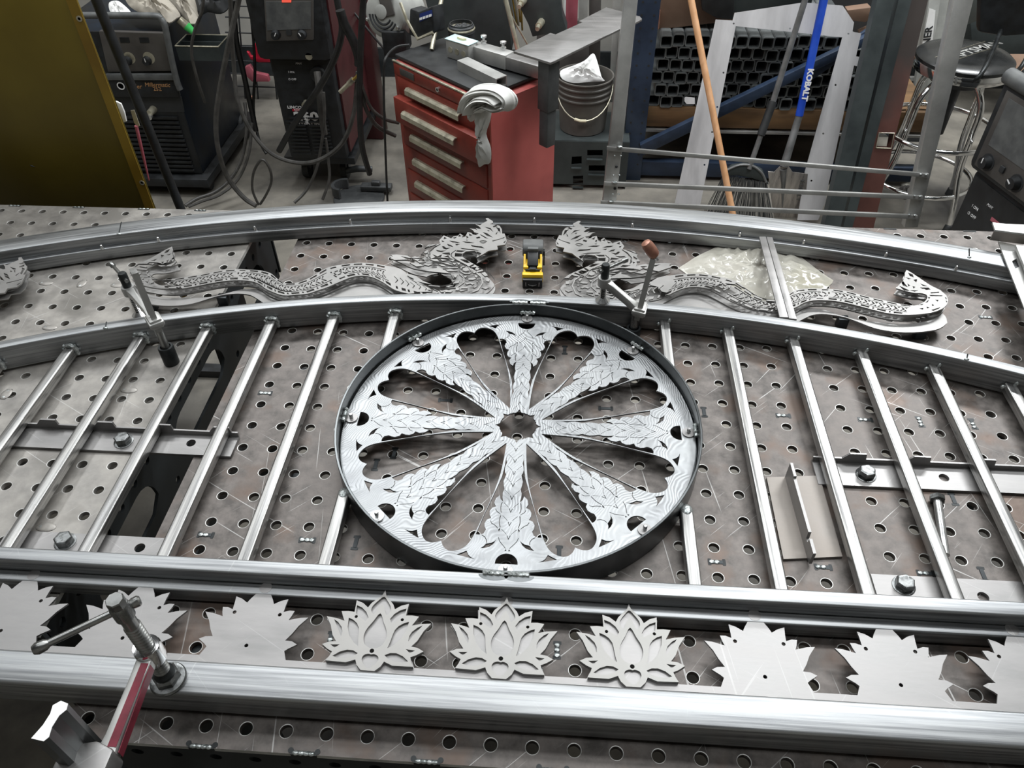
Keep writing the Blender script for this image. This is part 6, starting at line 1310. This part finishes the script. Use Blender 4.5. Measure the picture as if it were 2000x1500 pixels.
# --- stool
sx_, sy_, sz_ = 2.042, 2.007, .640
st = thing('shop_stool', 'round black padded shop stool with chrome legs and foot rings', 'stool', (sx_, sy_, 0))
g = G(); g.lathe([(.170,-.045),(.180,-.040),(.182,-.010),(.178,-.004)], (sx_, sy_, sz_), 48); build(g, 'chrome_band', 'chrome', st, smooth=True)
g = G(); g.lathe([(.179,-.006),(.178,.006),(.165,.016),(.12,.024),(.001,.026)], (sx_, sy_, sz_), 48); cu_ = build(g, 'cushion', mat('black_vinyl', '#1b1c1c', '#2a2b2b', rough=(.22,.32), scale=10), st, smooth=True)
dq = Vector((math.cos(R(35)), math.sin(R(35)), 0)); 
text('CRAFTSMAN', .055, basis((sx_+.01, sy_+.0, sz_+.0262), dq, (-dq.y, dq.x, 0)), mat('worn_print', '#8b8b88', '#9c9c98'), cu_, th=.0006, bold=.0008, sx=1.15)
for s_ in (-.028, .030):
    g = G(); nn = Vector((-dq.y, dq.x, 0)); c_ = Vector((sx_, sy_, sz_+.0258))+nn*s_; g.tube([c_-dq*.15, c_+dq*.15], .0008, 4); build(g, 'printed_line', 'alu', cu_)
g = G(); g.lathe([(.10,-.085),(.11,-.05),(.11,-.046)], (sx_, sy_, sz_), 24); g.lathe([(.028,-.30),(.030,-.08)], (sx_, sy_, sz_), 20); build(g, 'swivel_base', 'black', st, smooth=True)
for k in range(4):
    a = R(205+90*k); c_, s_ = math.cos(a), math.sin(a)
    P_ = smoothp([(sx_+c_*r_, sy_+s_*r_, z_) for r_, z_ in ((.03,.575),(.10,.565),(.155,.50),(.165,.40),(.175,.25),(.215,.12),(.235,.0)) ], 4)
    g = G(); g.tube([(a_, b_, max(c2_, .013)) for a_, b_, c2_ in P_], .0125, 12); lg = build(g, 'leg', 'chrome', st, smooth=True)
    g = G(); g.lathe([(.022,0),(.018,.03),(.014,.034)], (sx_+c_*.235, sy_+s_*.235, 0), 16); build(g, 'rubber_foot', 'rubber', lg, smooth=True)
for r_, z_ in ((.225, .36), (.205, .15)):
    g = G(); P_ = [(sx_+r_*math.cos(R(a)), sy_+r_*math.sin(R(a)), z_) for a in range(0, 361, 10)]; g.tube(P_, .0095, 10); build(g, 'foot_ring', 'chrome', st, smooth=True)
p = Y_(2.13)
p.slab('backrest', [(1912,-60),(2080,-60),(2070,62),(1960,70),(1908,62)], .05, 'black', st, .02, bevel=.02)
for (a_, b_, c2_) in (((1955,60,2.1),(1925,130,1.86),(1900,158,1.84)), ((2030,60,2.1),(1995,130,2.0),(1965,142,1.95))):
    g = G(); g.tube(smoothp([tuple(Y_(y).at(u, v)) for u, v, y in (a_, b_, c2_)]+[(sx_, sy_, sz_-.06)], 5), .0085, 10); build(g, 'back_bracket', 'blacksteel', st, smooth=True)
back('green_seat_panel', 'curved grey green sheet panel behind the stool at the top edge', 'panel', 2.6, [(1870,-60),(1960,-60),(1950,5),(1925,35),(1880,52),(1866,52)], .03, mat('grey_green', '#4c5250', '#5b615f', rough=(.4,.5)))
back('dark_cabinet', 'dark cabinet behind the stool at the right edge', 'cabinet', 2.9, [(1895,40),(2080,40),(2080,110),(1990,110),(1960,122),(1900,118)], .3, 'chan')
back('cardboard_box', 'brown cardboard box behind the right welder at the picture edge', 'box', 2.35, [(1992,140),(2080,140),(2080,190),(1985,180)], .2, 'card')
# debris on the floor near the stool
for i, (u, v, nm, lab, m_) in enumerate(((1770,352,'plastic_scrap','clear plastic scrap on the floor left of the stool foot','film'),(1768,375,'plastic_scrap','dark lower plastic scrap on the floor left of the stool foot','panelg'))):
    q = pz(u, v, .01); pl_ = Pl((q.x, q.y, .003), (1,0,0), (0,1,0)); crumple(nm, [(u-10,v-10),(u+10,v-8),(u+12,v+6),(u,v+14),(u-12,v+6)], pl_, .02, m_, lab, 'scrap', .012, 11+i)

# --- right welder
z3 = .60
a0, a1 = pz(1888, 326, z3), pz(2000, 412, z3); e3 = Vector((a1.x-a0.x, a1.y-a0.y, 0)).normalized()
p = Pl((a0.x, a0.y, 0), e3); n3 = p.n
w3 = thing('wire_welder', 'black wire welder with grey control panel at the right edge', 'welder', tuple(Vector((a0.x, a0.y, 0))-n3*.25+e3*.17))
p.box('case', .015, .31, .14, .60, -.50, -.02, 'black', w3, bevel=.015)
p.box('head', -.005, .335, .60, .885, -.50, 0, 'black', w3, bevel=.022)
sp = p.box('screen_panel', .028, .31, .622, .86, 0, .004, 'panelg', w3, bevel=.002)
p.box('screen', .05, .29, .70, .845, .004, .0055, 'greypl', sp)
for x in (.075, .205):
    y = .655; k = p.disc('dial', x, y, .021, .004, .026, 'black', w3, .017)
    g = G(); g.lathe([(.0265,.004),(.0265,.0055),(.0235,.0055)], (x, y, 0), 28, p.M); build(g, 'dial_scale', 'lettk', k, smooth=True)
    g = G(); g.box(-.0017, .0017, .0, .016, .026, .0275, p.M @ Matrix.Translation((x, y, 0)) @ Matrix.Rotation(R(0 if x < .1 else 62), 4, 'Z')); build(g, 'pointer', 'lettw', k)
p.box('button', .130, .148, .655, .675, .004, .010, 'lettk', w3, bevel=.002)
p.box('front_door', .03, .30, .16, .585, -.02, -.016, 'rubber', w3)
def t3(s, x, z, size, mm='lettw', **k): return text(s, size, p.M @ Matrix.Translation((x, z, -.015)), mm, w3, **k)
t3('I ON', .085, .50, .014); t3('O OFF', .085, .472, .014); t3('MAX', .135, .535, .012, shear=.3); 
g = G(); g.box(.16, .25, .50, .512, -.016, -.0145, p.M); build(g, 'red_stripe', 'redp', w3)
for s_ in (.03, .30):
    g = G(); a = p.M @ Vector((s_, .905, -.03)); b = p.M @ Vector((s_, .905, -.46)); g.tube([a-Vector((0,0,.03)), a, b, b-Vector((0,0,.03))], .014, 10); build(g, 'side_handle', 'rubber', w3, smooth=True)
g = G(); q0 = p.M @ Vector((.0, .89, -.01)); q1 = p.M @ Vector((.335, .89, -.01)); g.tube([q0, q1], .024, 12); build(g, 'top_handle', 'greypl', w3, smooth=True)
for s_ in (.06, .27):
    for d_ in (-.08, -.42):
        c_ = p.M @ Vector((s_, .05, d_)); g = G(); g.cyl(c_-e3*.015, c_+e3*.015, .05); k = build(g, 'caster', 'rubber', w3, smooth=True)
        g = G(); g.box(s_-.02, s_+.02, .05, .14, d_-.015, d_+.015, p.M); build(g, 'caster_fork', 'greypl', k)
